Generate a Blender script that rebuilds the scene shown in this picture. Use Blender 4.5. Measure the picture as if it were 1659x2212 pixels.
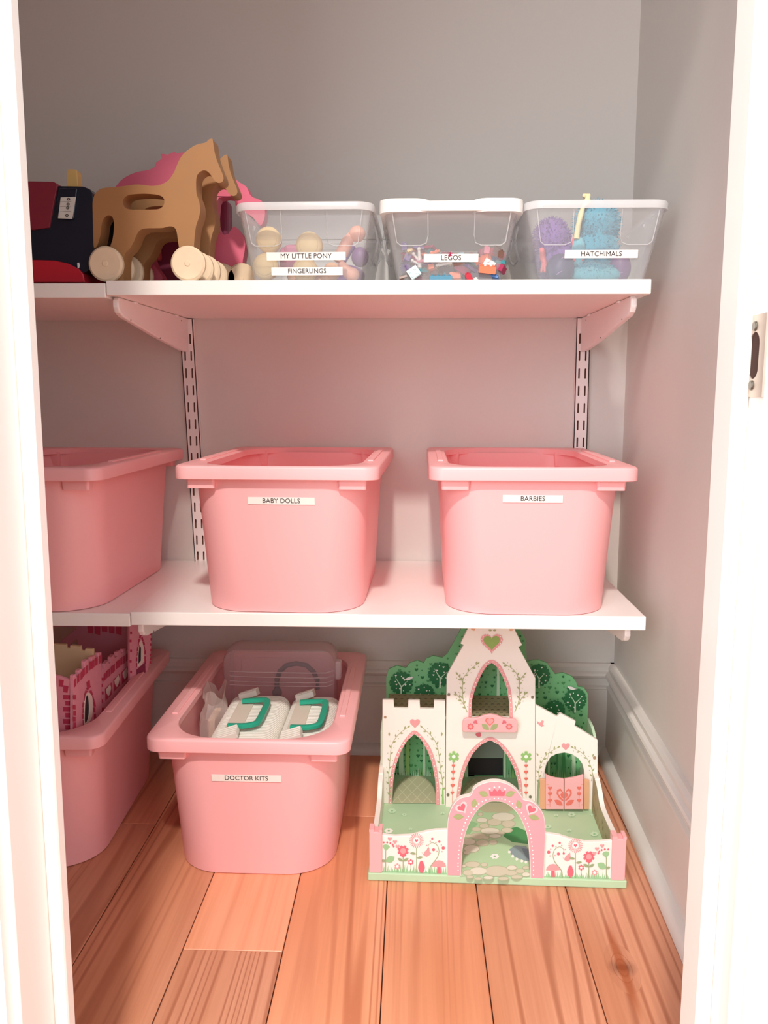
import bpy, math, random
from mathutils import Vector, Matrix, geometry
for o in list(bpy.data.objects): bpy.data.objects.remove(o)
S = bpy.context.scene
COL = S.collection
PI = math.pi
random.seed(7)

# ------------------------------------------------------------------ camera
FPX, PIT, YAW, ROL = 1832.5, .1432, .0331, .0012
CAM = Vector((.1276, -1.6261, .7191))
FW = Vector((-math.sin(YAW)*math.cos(PIT), math.cos(YAW)*math.cos(PIT), -math.sin(PIT)))
_r = Vector((math.cos(YAW), math.sin(YAW), 0)); _u = _r.cross(FW)
RT = _r*math.cos(ROL) + _u*math.sin(ROL)
UP = -_r*math.sin(ROL) + _u*math.cos(ROL)
cd = bpy.data.cameras.new('camera'); cam = bpy.data.objects.new('camera', cd); COL.objects.link(cam)
cd.sensor_fit = 'VERTICAL'; cd.sensor_height = 24; cd.lens = FPX/2212*24; cd.clip_start = .02
cam.matrix_world = Matrix(((RT.x, UP.x, -FW.x, CAM.x), (RT.y, UP.y, -FW.y, CAM.y), (RT.z, UP.z, -FW.z, CAM.z), (0, 0, 0, 1)))
S.camera = cam
# ------------------------------------------------------------------ world, lights, exposure
S.view_settings.view_transform = 'Standard'; S.view_settings.look = 'None'
S.view_settings.gamma = 1; S.view_settings.use_curve_mapping = False
S.view_settings.exposure = -.44
S.cycles.max_bounces = 16; S.cycles.diffuse_bounces = 12; S.cycles.transparent_max_bounces = 24
W = bpy.data.worlds.new('world'); S.world = W; W.use_nodes = True
W.node_tree.nodes['Background'].inputs[0].default_value = (.93, .96, 1.0, 1)
W.node_tree.nodes['Background'].inputs[1].default_value = 2.3
ld = bpy.data.lights.new('room_ceiling_lamp', 'AREA'); ld.shape = 'DISK'; ld.size = .16; ld.energy = 76; ld.color = (1, .93, .84)
lo = bpy.data.objects.new('room_ceiling_lamp', ld); COL.objects.link(lo); lo.location = (.03, -2.23, 2.40)
lo.rotation_euler = (math.radians(22), 0, 0)

wd = bpy.data.lights.new('room_window', 'AREA'); wd.shape = 'RECTANGLE'; wd.size = 1.3; wd.size_y = 1.5; wd.energy = 50; wd.color = (.93, .97, 1)  # area light added as soft fill for the closet, not a known window
wo = bpy.data.objects.new('room_window', wd); COL.objects.link(wo); wo.location = (-.95, -3.0, 1.15); wo.rotation_euler = (PI/2, 0, -.42)

# ------------------------------------------------------------------ helpers
def lin(c): return tuple(((x/255)/12.92 if x/255 <= .04045 else (((x/255)+.055)/1.055)**2.4) for x in c)
_M = {}
def mat(name, rgb, rough=.5, metal=0., spec=.5, noise=0., bump=0., sc=60., sheen=0., sss=0.):
    if name in _M: return _M[name]
    m = bpy.data.materials.new(name); m.use_nodes = True; nt = m.node_tree; b = nt.nodes['Principled BSDF']
    c = lin(rgb); b.inputs['Base Color'].default_value = (*c, 1); b.inputs['Roughness'].default_value = rough
    b.inputs['Metallic'].default_value = metal; b.inputs['Specular IOR Level'].default_value = spec
    if sheen: b.inputs['Sheen Weight'].default_value = sheen
    if noise or bump:
        tc = nt.nodes.new('ShaderNodeTexCoord'); n = nt.nodes.new('ShaderNodeTexNoise'); n.inputs['Scale'].default_value = sc; n.inputs['Detail'].default_value = 4
        nt.links.new(tc.outputs['Object'], n.inputs['Vector'])
        if noise:
            mx = nt.nodes.new('ShaderNodeMix'); mx.data_type = 'RGBA'
            mx.inputs[6].default_value = (*[x*(1-noise) for x in c], 1); mx.inputs[7].default_value = (*[min(1, x*(1+noise)) for x in c], 1)
            nt.links.new(n.outputs['Fac'], mx.inputs[0]); nt.links.new(mx.outputs[2], b.inputs['Base Color'])
        if bump:
            bp = nt.nodes.new('ShaderNodeBump'); bp.inputs['Strength'].default_value = bump; bp.inputs['Distance'].default_value = .002
            nt.links.new(n.outputs['Fac'], bp.inputs['Height']); nt.links.new(bp.outputs[0], b.inputs['Normal'])
    _M[name] = m; return m
def clear_mat(name, rgb, fac, rough=.2, tint=(.97, .97, .97)):
    if name in _M: return _M[name]
    m = bpy.data.materials.new(name); m.use_nodes = True; nt = m.node_tree; b = nt.nodes['Principled BSDF']; out = nt.nodes['Material Output']
    b.inputs['Base Color'].default_value = (*lin(rgb), 1); b.inputs['Roughness'].default_value = rough
    t = nt.nodes.new('ShaderNodeBsdfTransparent'); t.inputs[0].default_value = (*tint, 1)
    mx = nt.nodes.new('ShaderNodeMixShader'); lw = nt.nodes.new('ShaderNodeLayerWeight'); lw.inputs[0].default_value = .25
    mp = nt.nodes.new('ShaderNodeMapRange'); mp.inputs[3].default_value = fac; mp.inputs[4].default_value = min(.9, fac+.55)
    nt.links.new(lw.outputs['Facing'], mp.inputs[0]); nt.links.new(mp.outputs[0], mx.inputs[0])
    nt.links.new(t.outputs[0], mx.inputs[1]); nt.links.new(b.outputs[0], mx.inputs[2]); nt.links.new(mx.outputs[0], out.inputs[0])
    _M[name] = m; return m

class MB:
    def __init__(s): s.v = []; s.f = []; s.mi = []; s.mats = []; s.cur = 0
    def mat(s, m):
        if m not in s.mats: s.mats.append(m)
        s.cur = s.mats.index(m); return s
    def add(s, vs, fs):
        n = len(s.v); s.v += [tuple(v) for v in vs]; s.f += [tuple(i+n for i in f) for f in fs]; s.mi += [s.cur]*len(fs); return s
    def box(s, a, b, M=None):
        x0, y0, z0 = a; x1, y1, z1 = b
        vs = [Vector(p) for p in ((x0,y0,z0),(x1,y0,z0),(x1,y1,z0),(x0,y1,z0),(x0,y0,z1),(x1,y0,z1),(x1,y1,z1),(x0,y1,z1))]
        if M: vs = [M@v for v in vs]
        return s.add(vs, [(3,2,1,0),(4,5,6,7),(0,1,5,4),(1,2,6,5),(2,3,7,6),(3,0,4,7)])
    def loft(s, loops, cap0=True, cap1=True, closed=True):
        n = len(loops[0]); vs = [p for l in loops for p in l]; fs = []
        for k in range(len(loops)-1):
            for i in range(n if closed else n-1):
                j = (i+1) % n; fs.append((k*n+i, k*n+j, (k+1)*n+j, (k+1)*n+i))
        if cap0: fs.append(tuple(reversed(range(n))))
        if cap1: fs.append(tuple((len(loops)-1)*n+i for i in range(n)))
        return s.add(vs, fs)
    def tube(s, pts, r, n=8, closed=False):
        pts = [Vector(p) for p in pts]; loops = []; N = len(pts)
        for i, p in enumerate(pts):
            a = pts[(i-1) % N] if (closed or i > 0) else p; b = pts[(i+1) % N] if (closed or i < N-1) else p
            t = (b-a).normalized(); u = t.cross(Vector((0, 0, 1)))
            if u.length < .1: u = t.cross(Vector((0, 1, 0)))
            u.normalize(); w = t.cross(u); rr = r[i] if isinstance(r, (list, tuple)) else r
            loops.append([p+(u*math.cos(2*PI*k/n)+w*math.sin(2*PI*k/n))*rr for k in range(n)])
        if closed: loops.append(loops[0])
        return s.loft(loops, not closed, not closed)
    def disc(s, c, r, t, ax=(0, 1, 0), n=28, bev=.0015):
        ax = Vector(ax).normalized(); u = ax.cross(Vector((0, 0, 1)))
        if u.length < .1: u = Vector((1, 0, 0))
        u.normalize(); w = ax.cross(u); c = Vector(c)
        def ring(o, rr): return [c+ax*o+(u*math.cos(2*PI*k/n)+w*math.sin(2*PI*k/n))*rr for k in range(n)]
        return s.loft([ring(0, r-bev), ring(bev, r), ring(t-bev, r), ring(t, r-bev)])
    def ball(s, c, rx, ry, rz, n=16, m=10, fn=None):
        vs = []; fs = []
        for j in range(m+1):
            th = PI*j/m
            for i in range(n):
                ph = 2*PI*i/n; d = Vector((math.sin(th)*math.cos(ph), math.sin(th)*math.sin(ph), math.cos(th)))
                k = fn(d) if fn else 1
                vs.append((c[0]+d.x*rx*k, c[1]+d.y*ry*k, c[2]+d.z*rz*k))
        for j in range(m):
            for i in range(n): fs.append((j*n+i, (j+1)*n+i, (j+1)*n+(i+1) % n, j*n+(i+1) % n))
        return s.add(vs, fs)
    def mesh(s, name, loc=None, smooth=None):
        me = bpy.data.meshes.new(name); vs = s.v
        if loc is not None: vs = [(v[0]-loc[0], v[1]-loc[1], v[2]-loc[2]) for v in vs]
        me.from_pydata(vs, [], s.f)
        for m in s.mats: me.materials.append(m)
        me.polygons.foreach_set('material_index', s.mi)
        me.update()
        if smooth is not None:
            me.polygons.foreach_set('use_smooth', [True]*len(me.polygons))
            try: me.set_sharp_from_angle(angle=math.radians(smooth))
            except Exception: pass
        return me
def link(name, me, parent=None, bevel=0, seg=2, loc=None):
    o = bpy.data.objects.new(name, me); COL.objects.link(o)
    if parent: o.parent = parent
    if loc is not None: o.location = loc
    if bevel:
        b = o.modifiers.new('bevel', 'BEVEL'); b.width = bevel; b.segments = seg; b.limit_method = 'ANGLE'; b.angle_limit = math.radians(40)
    return o
def tag(o, label=None, cat=None, group=None, kind=None):
    if label: o['label'] = label
    if cat: o['category'] = cat
    if group: o['group'] = group
    if kind: o['kind'] = kind
    return o
def thing(name, label, cat, loc=(0, 0, 0), rz=0, group=None):
    o = bpy.data.objects.new(name, None); COL.objects.link(o); o.location = loc; o.rotation_euler = (0, 0, rz); o.empty_display_size = .02
    return tag(o, label, cat, group)
def put(name, mb, parent=None, bevel=0, smooth=None, world=True, seg=2):
    """link a part; coordinates are world ones unless world=False (then local to parent)"""
    loc = parent.location if (parent and world) else None
    if parent is not None and world and parent.parent is not None: loc = parent.parent.location
    return link(name, mb.mesh(name, loc, smooth), parent, bevel, seg)
def rr(w, d, r, z, cx=0, cy=0, n=8):
    pts = []; r = min(r, w/2-1e-4, d/2-1e-4)
    for (sx, sy, a0) in ((1, 1, 0), (-1, 1, 90), (-1, -1, 180), (1, -1, 270)):
        for k in range(n+1):
            a = math.radians(a0+90*k/n); pts.append((cx+sx*(w/2-r)+r*math.cos(a), cy+sy*(d/2-r)+r*math.sin(a), z))
    return pts
def smoothp(pts, sub=4, closed=True):
    out = []; n = len(pts); P = [Vector((p[0], p[1])) for p in pts]
    rng = range(n if closed else n-1)
    for i in rng:
        if closed: a, b, c, d = P[i-1], P[i], P[(i+1) % n], P[(i+2) % n]
        else: a, b, c, d = P[max(i-1, 0)], P[i], P[i+1], P[min(i+2, n-1)]
        for k in range(sub):
            t = k/sub
            out.append(tuple(.5*((2*b)+(c-a)*t+(2*a-5*b+4*c-d)*t*t+(3*b-a-3*c+d)*t**3)))
    if not closed: out.append(tuple(P[-1]))
    return out

class Plane:
    """a real plane of the scene (o, e1, e2); places traced outlines at their true position and size"""
    def __init__(s, o, e1, e2, crop=(0, 0, 1)):
        s.o = Vector(o); s.e1 = Vector(e1).normalized(); s.e2 = Vector(e2).normalized(); s.n = s.e1.cross(s.e2); s.c = crop
    def uv(s, u, v):
        u, v = s.c[0]+u*s.c[2], s.c[1]+v*s.c[2]
        d = FW + RT*((u-829.5)/FPX) - UP*((v-1106)/FPX)
        p = CAM + d*((s.o-CAM).dot(s.n)/d.dot(s.n)) - s.o
        return (p.dot(s.e1), p.dot(s.e2))
    def P(s, q, off=0): return s.o + s.e1*q[0] + s.e2*q[1] + s.n*off
    def off(s, k): return Plane(s.o+s.n*k, s.e1, s.e2, s.c)
def plate2(mb, pl, outer, holes, t, off=0):
    """extrude a 2D outline (plane metres) with holes; front face at off, back at off-t"""
    loops = [outer]+list(holes or [])
    def area(l): return sum(l[i][0]*l[(i+1) % len(l)][1]-l[(i+1) % len(l)][0]*l[i][1] for i in range(len(l)))/2
    L = []
    for k, l in enumerate(loops):
        l = list(l)
        if (area(l) > 0) != (k == 0): l.reverse()
        L.append(l)
    flat = [p for l in L for p in l]
    tri = geometry.tessellate_polygon([[Vector((p[0], p[1], 0)) for p in l] for l in L])
    fs = []
    for a, b, c in tri:
        A, B, C = flat[a], flat[b], flat[c]
        if (B[0]-A[0])*(C[1]-A[1])-(C[0]-A[0])*(B[1]-A[1]) < 0: a, b, c = c, b, a
        fs.append((a, b, c))
    n = len(flat); vs = [pl.P(p, off) for p in flat]
    if t:
        vs += [pl.P(p, off-t) for p in flat]; fs += [(c+n, b+n, a+n) for a, b, c in list(fs)]
        k = 0
        for l in L:
            m = len(l)
            for i in range(m): j = (i+1) % m; fs.append((k+j, k+i, k+i+n, k+j+n))
            k += m
    mb.add(vs, fs)
def plate(mb, pl, outer, holes, t, off=0, sm=0):
    O = [pl.uv(*p) for p in outer]; H = [[pl.uv(*p) for p in h] for h in (holes or [])]
    if sm: O = smoothp(O, sm); H = [smoothp(h, sm) for h in H]
    plate2(mb, pl, O, H, t, off)
class Art:
    """flat printed pattern lying on a plane"""
    def __init__(s, pl, base=.0004): s.pl = pl; s.mb = MB(); s.o = base
    def poly(s, pts, m): 
        s.mb.mat(m); s.o += .000004; plate2(s.mb, s.pl, [s.pl.uv(*p) for p in pts], [], 0, s.o)
    def ell(s, u, v, rx, ry, m, rot=0, n=14):
        c, q = math.cos(rot), math.sin(rot)
        s.poly([(u+rx*math.cos(a)*c-ry*math.sin(a)*q, v+rx*math.cos(a)*q+ry*math.sin(a)*c) for a in [2*PI*k/n for k in range(n)]], m)
    def heart(s, u, v, w, m, rot=0, n=20):
        pts = []
        for k in range(n):
            t = 2*PI*k/n; x = 16*math.sin(t)**3; y = -(13*math.cos(t)-5*math.cos(2*t)-2*math.cos(3*t)-math.cos(4*t))
            x *= w/32; y *= w/32; pts.append((u+x*math.cos(rot)-y*math.sin(rot), v+x*math.sin(rot)+y*math.cos(rot)))
        s.poly(pts, m)
    def leaf(s, u, v, l, w, rot, m):
        pts = [(0, 0), (.25, .35), (.5, .5), (.75, .35), (1, 0), (.75, -.35), (.5, -.5), (.25, -.35)]
        s.poly([(u+x*l*math.cos(rot)-y*w*math.sin(rot), v+x*l*math.sin(rot)+y*w*math.cos(rot)) for x, y in pts], m)
    def flower(s, u, v, r, n, m, mc=None, rc=.35, depth=.28):
        s.poly([(u+r*(1-depth*(k % 4 in (0,)))*math.cos(2*PI*k/(4*n)), v+r*(1-depth*(k % 4 in (0,)))*math.sin(2*PI*k/(4*n))) for k in range(4*n)], m)
        if mc: s.ell(u, v, r*rc, r*rc, mc)
    def line(s, pts, w, m, w1=None):
        pts = [Vector(p) for p in pts]; N = len(pts); L = []; R = []
        for i, p in enumerate(pts):
            t = (pts[min(i+1, N-1)]-pts[max(i-1, 0)]).normalized(); ww = w if w1 is None else w+(w1-w)*i/(N-1)
            nrm = Vector((-t.y, t.x))*ww/2; L.append(tuple(p+nrm)); R.append(tuple(p-nrm))
        s.poly(L+R[::-1], m)
    def vine(s, path, m, step=30, lw=2.5, ll=22, dots=True, m2=None):
        P = smoothp(path, 8, False); s.line(P, lw+1.5, m, lw-.5); acc = 0; side = 1
        for i in range(1, len(P)-1):
            a, b = Vector(P[i-1]), Vector(P[i]); acc += (b-a).length
            if acc > step:
                acc = 0; side = -side; ang = math.atan2((b-a).y, (b-a).x)
                s.leaf(b.x, b.y, ll, ll*.42, ang+side*.75, m)
                if dots:
                    s.ell(b.x+math.cos(ang-side*1.2)*17, b.y+math.sin(ang-side*1.2)*17, 2.4, 2.4, m2 or m, n=8)
        e = Vector(P[-1]); ang = math.atan2(P[-1][1]-P[-3][1], P[-1][0]-P[-3][0]); s.leaf(e.x, e.y, ll, ll*.42, ang, m)
    def dots(s, path, step, r, m, sub=10):
        P = smoothp(path, sub, False); acc = step*.5
        for i in range(1, len(P)):
            acc += (Vector(P[i])-Vector(P[i-1])).length
            if acc >= step: acc -= step; s.ell(P[i][0], P[i][1], r, r, m, n=8)
    def done(s, name, parent, label=None):
        o = put(name, s.mb, parent)
        if label: o['label'] = label
        return o
EX, EZ = Vector((1, 0, 0)), Vector((0, 0, 1))
def front_plane(y, crop=(0, 0, 1)): return Plane((0, y, 0), EX, EZ, crop)
def text_mesh(txt, size):
    c = bpy.data.curves.new('t', 'FONT'); c.body = txt; c.size = size; c.align_x = 'CENTER'; c.align_y = 'CENTER'; c.extrude = .00008; c.resolution_u = 4
    o = bpy.data.objects.new('t', c); COL.objects.link(o); dg = bpy.context.evaluated_depsgraph_get(); dg.update()
    me = bpy.data.meshes.new_from_object(o.evaluated_get(dg)); bpy.data.objects.remove(o); me.name = 'lettering'; return me

# ------------------------------------------------------------------ materials
WHITE = mat('white_paint', (238, 236, 231), .35)
SHELFM = mat('white_melamine', (246, 243, 239), .32)
METALW = mat('white_steel', (242, 238, 236), .38)
WALL = mat('grey_wall_paint', (217, 213, 208), .7, bump=.06, sc=180, noise=.015)
BASEM = mat('grey_trim_paint', (220, 216, 211), .4)
PINK = mat('pink_plastic', (250, 184, 186), .42, noise=.02, sc=6)
STRIP = mat('label_tape', (243, 236, 230), .45)
INK = mat('black_ink', (34, 30, 28), .6)

# ------------------------------------------------------------------ floor
def plank_mat(name, knot=None):
    m = bpy.data.materials.new(name); m.use_nodes = True; nt = m.node_tree; N = nt.nodes.new; Lk = nt.links.new; b = nt.nodes['Principled BSDF']
    tc = N('ShaderNodeTexCoord'); oi = N('ShaderNodeObjectInfo')
    ad = N('ShaderNodeVectorMath'); ad.operation = 'MULTIPLY_ADD'; ad.inputs[1].default_value = (1, 1, 1)
    sc = N('ShaderNodeVectorMath'); sc.operation = 'SCALE'; sc.inputs[0].default_value = (3.1, 7.7, 2.3); Lk(oi.outputs['Random'], sc.inputs['Scale'])
    Lk(tc.outputs['Object'], ad.inputs[0]); Lk(sc.outputs[0], ad.inputs[2])
    src = ad.outputs[0]
    if knot:   # grain lines bend round the knot
        df = N('ShaderNodeVectorMath'); df.operation = 'SUBTRACT'; df.inputs[1].default_value = (knot[0], knot[1], 0); Lk(tc.outputs['Object'], df.inputs[0])
        ms = N('ShaderNodeVectorMath'); ms.operation = 'MULTIPLY'; ms.inputs[1].default_value = (1, .42, 0); Lk(df.outputs[0], ms.inputs[0])
        le = N('ShaderNodeVectorMath'); le.operation = 'LENGTH'; Lk(ms.outputs[0], le.inputs[0])
        ds = N('ShaderNodeVectorMath'); ds.operation = 'LENGTH'; Lk(df.outputs[0], ds.inputs[0])
    def noise(scale, vec, det=3, rough=.5):
        mp = N('ShaderNodeMapping'); mp.inputs['Scale'].default_value = vec; Lk(src, mp.inputs[0])
        n = N('ShaderNodeTexNoise'); n.inputs['Scale'].default_value = scale; n.inputs['Detail'].default_value = det; n.inputs['Roughness'].default_value = rough; Lk(mp.outputs[0], n.inputs['Vector']); return n
    def ramp(inp, stops):
        r = N('ShaderNodeValToRGB'); e = r.color_ramp.elements; e[0].position, e[0].color = stops[0][0], (*stops[0][1], 1); e[1].position, e[1].color = stops[-1][0], (*stops[-1][1], 1)
        for p, c in stops[1:-1]: k = e.new(p); k.color = (*c, 1)
        Lk(inp, r.inputs[0]); return r
    base = ramp(noise(3.2, (1.6, .35, 1)).outputs['Fac'], [(.3, lin((202, 130, 92))), (.5, lin((216, 148, 112))), (.72, lin((226, 162, 130)))])
    # contour grain: a slow noise field turned into many thin lines
    nf = noise(2.2, (3.4, .11, 1), 1.5)
    mu = N('ShaderNodeMath'); mu.operation = 'MULTIPLY'; mu.inputs[1].default_value = 26; Lk(nf.outputs['Fac'], mu.inputs[0])
    if knot:
        kk = N('ShaderNodeMath'); kk.operation = 'MULTIPLY'; kk.inputs[1].default_value = 190; Lk(le.outputs['Value'], kk.inputs[0])
        mr = N('ShaderNodeMapRange'); mr.inputs[1].default_value = .012; mr.inputs[2].default_value = .020; Lk(le.outputs['Value'], mr.inputs[0])
        mm = N('ShaderNodeMix'); Lk(mr.outputs[0], mm.inputs[0]); Lk(kk.outputs[0], mm.inputs[2]); Lk(mu.outputs[0], mm.inputs[3]); gsrc = mm.outputs[0]
    else: gsrc = mu.outputs[0]
    si = N('ShaderNodeMath'); si.operation = 'SINE'
    m6 = N('ShaderNodeMath'); m6.operation = 'MULTIPLY'; m6.inputs[1].default_value = 6.283; Lk(gsrc, m6.inputs[0]); Lk(m6.outputs[0], si.inputs[0])
    gr = ramp(si.outputs[0], [(.35, (0, 0, 0)), (.98, (1, 1, 1))])
    msk = ramp(noise(2.0, (2.6, .3, 1), 1).outputs['Fac'], [(.46, (.06, .06, .06)), (.62, (.85, .85, .85))])
    gm = N('ShaderNodeMath'); gm.operation = 'MULTIPLY'; Lk(gr.outputs[0], gm.inputs[0]); Lk(msk.outputs[0], gm.inputs[1])
    fn = ramp(noise(95, (1, .02, 1), 4, .6).outputs['Fac'], [(.42, (0, 0, 0)), (.75, (1, 1, 1))])
    def mix(a, fac, col, k):
        x = N('ShaderNodeMix'); x.data_type = 'RGBA'; f = N('ShaderNodeMath'); f.operation = 'MULTIPLY'; f.inputs[1].default_value = k
        Lk(fac, f.inputs[0]); Lk(f.outputs[0], x.inputs[0]); Lk(a, x.inputs[6]); x.inputs[7].default_value = (*col, 1); return x.outputs[2]
    c = mix(base.outputs[0], gm.outputs[0], lin((160, 88, 56)), .75)
    c = mix(c, fn.outputs[0], lin((184, 114, 80)), .5)
    if knot:
        kr = ramp(ds.outputs['Value'], [(.0065, (1, 1, 1)), (.0085, (.4, .4, .4)), (.0150, (.3, .3, .3)), (.0175, (0, 0, 0))]); c = mix(c, kr.outputs[0], lin((84, 38, 24)), .98)
        # feathered streak above and below the knot
        sx = N('ShaderNodeVectorMath'); sx.operation = 'MULTIPLY'; sx.inputs[1].default_value = (1, .075, 0); Lk(df.outputs[0], sx.inputs[0])
        sl = N('ShaderNodeVectorMath'); sl.operation = 'LENGTH'; Lk(sx.outputs[0], sl.inputs[0])
        sr = ramp(sl.outputs['Value'], [(.004, (1, 1, 1)), (.0075, (0, 0, 0))]); c = mix(c, sr.outputs[0], lin((170, 84, 40)), .75)
    hs = N('ShaderNodeHueSaturation'); Lk(c, hs.inputs['Color'])
    vr = N('ShaderNodeMapRange'); vr.inputs[3].default_value = .86; vr.inputs[4].default_value = 1.30; Lk(oi.outputs['Random'], vr.inputs[0]); Lk(vr.outputs[0], hs.inputs['Value'])
    Lk(hs.outputs[0], b.inputs['Base Color']); b.inputs['Roughness'].default_value = .36
    bp = N('ShaderNodeBump'); bp.inputs['Strength'].default_value = .12; bp.inputs['Distance'].default_value = .001; Lk(fn.outputs[0], bp.inputs['Height']); Lk(bp.outputs[0], b.inputs['Normal'])
    return m
PLANK = plank_mat('pine_plank'); KNOT = plank_mat('pine_plank_knot', (.0393, -.6423))
GAP = mat('dark_gap', (58, 30, 18), .9)
fl = MB().mat(GAP).box((-1.6, -3.2, -.03), (1.6, .03, -.009)); floor = tag(put('floor', fl), kind='structure')
seams = [-1.486+.1305*k for k in range(24)]
seams = [-.036+.1305*k-.1305*11 for k in range(24)]
joint = {0: [-.9, -2.0]}
PJ = {10: [-.6265, -1.9], 11: [-.272, -2.3], 9: [-1.3], 12: [-2.0], 13: [-2.5], 14: [-2.1], 8: [-.31, -1.9]}
for k in range(len(seams)-1):
    x0, x1 = seams[k]+.0007, seams[k+1]-.0007
    if x1 > 1.58: break
    ys = [.02]+[j for j in PJ.get(k, [-.8-.37*(k % 3), -2.2+.2*(k % 2)])]+[-3.19]
    for a, b in zip(ys, ys[1:]):
        m = KNOT if (k == 14 and a > 0) else PLANK
        mb = MB().mat(m).box((0, b+.0006, -.012), (x1-x0, a-.0006, 0))
        if m is KNOT: o = link('plank', mb.mesh('plank'), floor, .0007, 1, (x0, 0, 0)); o['label'] = 'pine plank with a dark knot'
        else: link('plank', mb.mesh('plank'), floor, .0007, 1, (x0, 0, 0))

# ------------------------------------------------------------------ room shell
XW, YF, ZC, XL = .5272, -.945, 2.45, -1.25
def struct(name, mb, bevel=0, smooth=None): return tag(put(name, mb, None, bevel, smooth), kind='structure')
# right wall runs very slightly out of square, as measured (-.037 per metre towards the door)
XF = XW-.037*.95
struct('wall_back', MB().mat(WALL).box((XL-.1, 0, 0), (XW+.1, .1, ZC)))
struct('wall_right', MB().mat(WALL).add([(XW, 0, 0), (XW, 0, ZC), (XF, YF, ZC), (XF, YF, 0), (XW+.1, 0, 0), (XW+.1, 0, ZC), (XW+.1, YF, ZC), (XW+.1, YF, 0)],
       [(0, 1, 2, 3), (4, 7, 6, 5), (0, 4, 5, 1), (3, 2, 6, 7), (0, 3, 7, 4), (1, 5, 6, 2)]))
struct('wall_left', MB().mat(WALL).box((XL-.1, YF, 0), (XL, 0, ZC)))
struct('ceiling', MB().mat(WALL).box((XL-.1, -1.03, ZC), (XW+.1, .1, ZC+.05)))
XR, XLj = .372, -.178          # finished jamb faces of the doorway
HD = 1.62
wf = MB().mat(WALL).box((XL-.1, -1.028, 0), (XLj-.02, YF, ZC)).box((XR+.02, -1.028, 0), (XW+.9, YF, ZC)).box((XLj-.02, -1.028, HD+.02), (XR+.02, YF, ZC))
struct('wall_front', wf)
# mouldings: profile (outwards, up)
prof = [(0, 0), (.013, 0), (.013, .136), (.0155, .1375), (.0155, .1415), (.010, .144), (.010, .158), (.018, .1615), (.020, .166), (.018, .170), (.0125, .173), (.0125, .181), (.007, .187), (0, .187)]
shoe = [(.013, 0), (.030, 0), (.0295, .006), (.027, .012), (.022, .017), (.013, .0195)]
def moulding(mb, pts, a, b, na):
    a, b, na = Vector(a), Vector(b), Vector(na)
    mb.loft([[p+na*q[0]+EZ*q[1] for q in pts] for p in (a, b)])
def base(name, a, b, na):
    mb = MB().mat(BASEM); moulding(mb, prof, a, b, na); o = struct(name, mb, smooth=25)
    m2 = MB().mat(BASEM); moulding(m2, shoe, a, b, na); put('shoe_moulding', m2, o, smooth=50); return o
base('baseboard_back', (XL, 0, .0003), (XW, 0, .0003), (0, -1, 0))
base('baseboard_right', (XW, 0, .0003), (XF, YF, .0003), Vector((-1, .037, 0)).normalized())
base('baseboard_left', (XL, 0, .0003), (XL, YF, .0003), (1, 0, 0))
# door frame: jambs, stops and casings
YC0, YC1 = -1.030, YF       # jamb depth
def jamb(name, xj, sgn, ys0, ys1):
    # sgn: +1 jamb stands to the right of the opening
    o = struct(name, MB().mat(WHITE).box((min(xj, xj+sgn*.02), YC0, 0), (max(xj, xj+sgn*.02), YC1, HD+.02)), .0012)
    st = MB().mat(WHITE).box((min(xj, xj-sgn*.0122), ys0, 0), (max(xj, xj-sgn*.0122), ys1, HD)); put('door_stop', st, o, .003)
    return o
jr = jamb('trim_1', XR, 1, -.998, -.958)
jl = jamb('trim_2', XLj, -1, -.975, -.958)
struct('trim_3', MB().mat(WHITE).box((XLj, YC0, HD), (XR, YC1, HD+.02)))
# casing with a stepped profile on the room side
cp = [(0, 0), (.0, .011), (.004, .013), (.012, .013), (.016, .008), (.040, .010), (.046, .016), (.056, .018), (.062, .014), (.062, 0)]
for nm, x, sg in (('trim_4', XR+.006, 1), ('trim_5', XLj-.006, -1)):
    mb = MB().mat(WHITE); mb.loft([[(x+sg*q[0], YC0-q[1], z) for q in cp] for z in (0, HD+.08)]); struct(nm, mb, smooth=25)
# strike plate let into the right jamb
STEEL = mat('brushed_nickel', (196, 184, 172), .38, metal=.75, noise=.05, sc=90)
SCR = mat('screw_steel', (120, 116, 108), .35, metal=.9)
sp = MB().mat(STEEL)
PX = Plane((XR-.0004, 0, 0), (0, -1, 0), EZ)   # faces -X
def sl(cy, cz, ry, rz, n=10):
    L = []
    for k in range(n*2):
        a = 2*PI*k/(n*2); s_ = math.sin(a); L.append((-(cy)+ry*math.cos(a), cz+(rz-ry)*(1 if s_ >= 0 else -1)+ry*s_))
    return L
plate2(sp, PX, [(.983, .7142), (1.022, .7142), (1.022, .772), (.983, .772)], [sl(-1.004, .7435, .0085, .0165)], .0016, .0012)
so = put('strike_plate', sp, jr); so['label'] = 'brushed metal strike plate with oval latch hole'
hb = MB().mat(GAP); plate2(hb, PX, sl(-1.004, .7435, .0086, .0166), [], .0006, .0005); put('latch_hole', hb, so)
for zz in (.7225, .7640):
    sc_ = MB().mat(SCR).disc((XR-.0028, -1.003, zz), .0036, .0016, (1, 0, 0), 16, .0006); put('screw', sc_, so, smooth=40)
ho = MB().mat(SCR); ho.disc((XR-.0022, -1.016, .752), .0009, .001, (1, 0, 0), 8, .0002)

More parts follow.
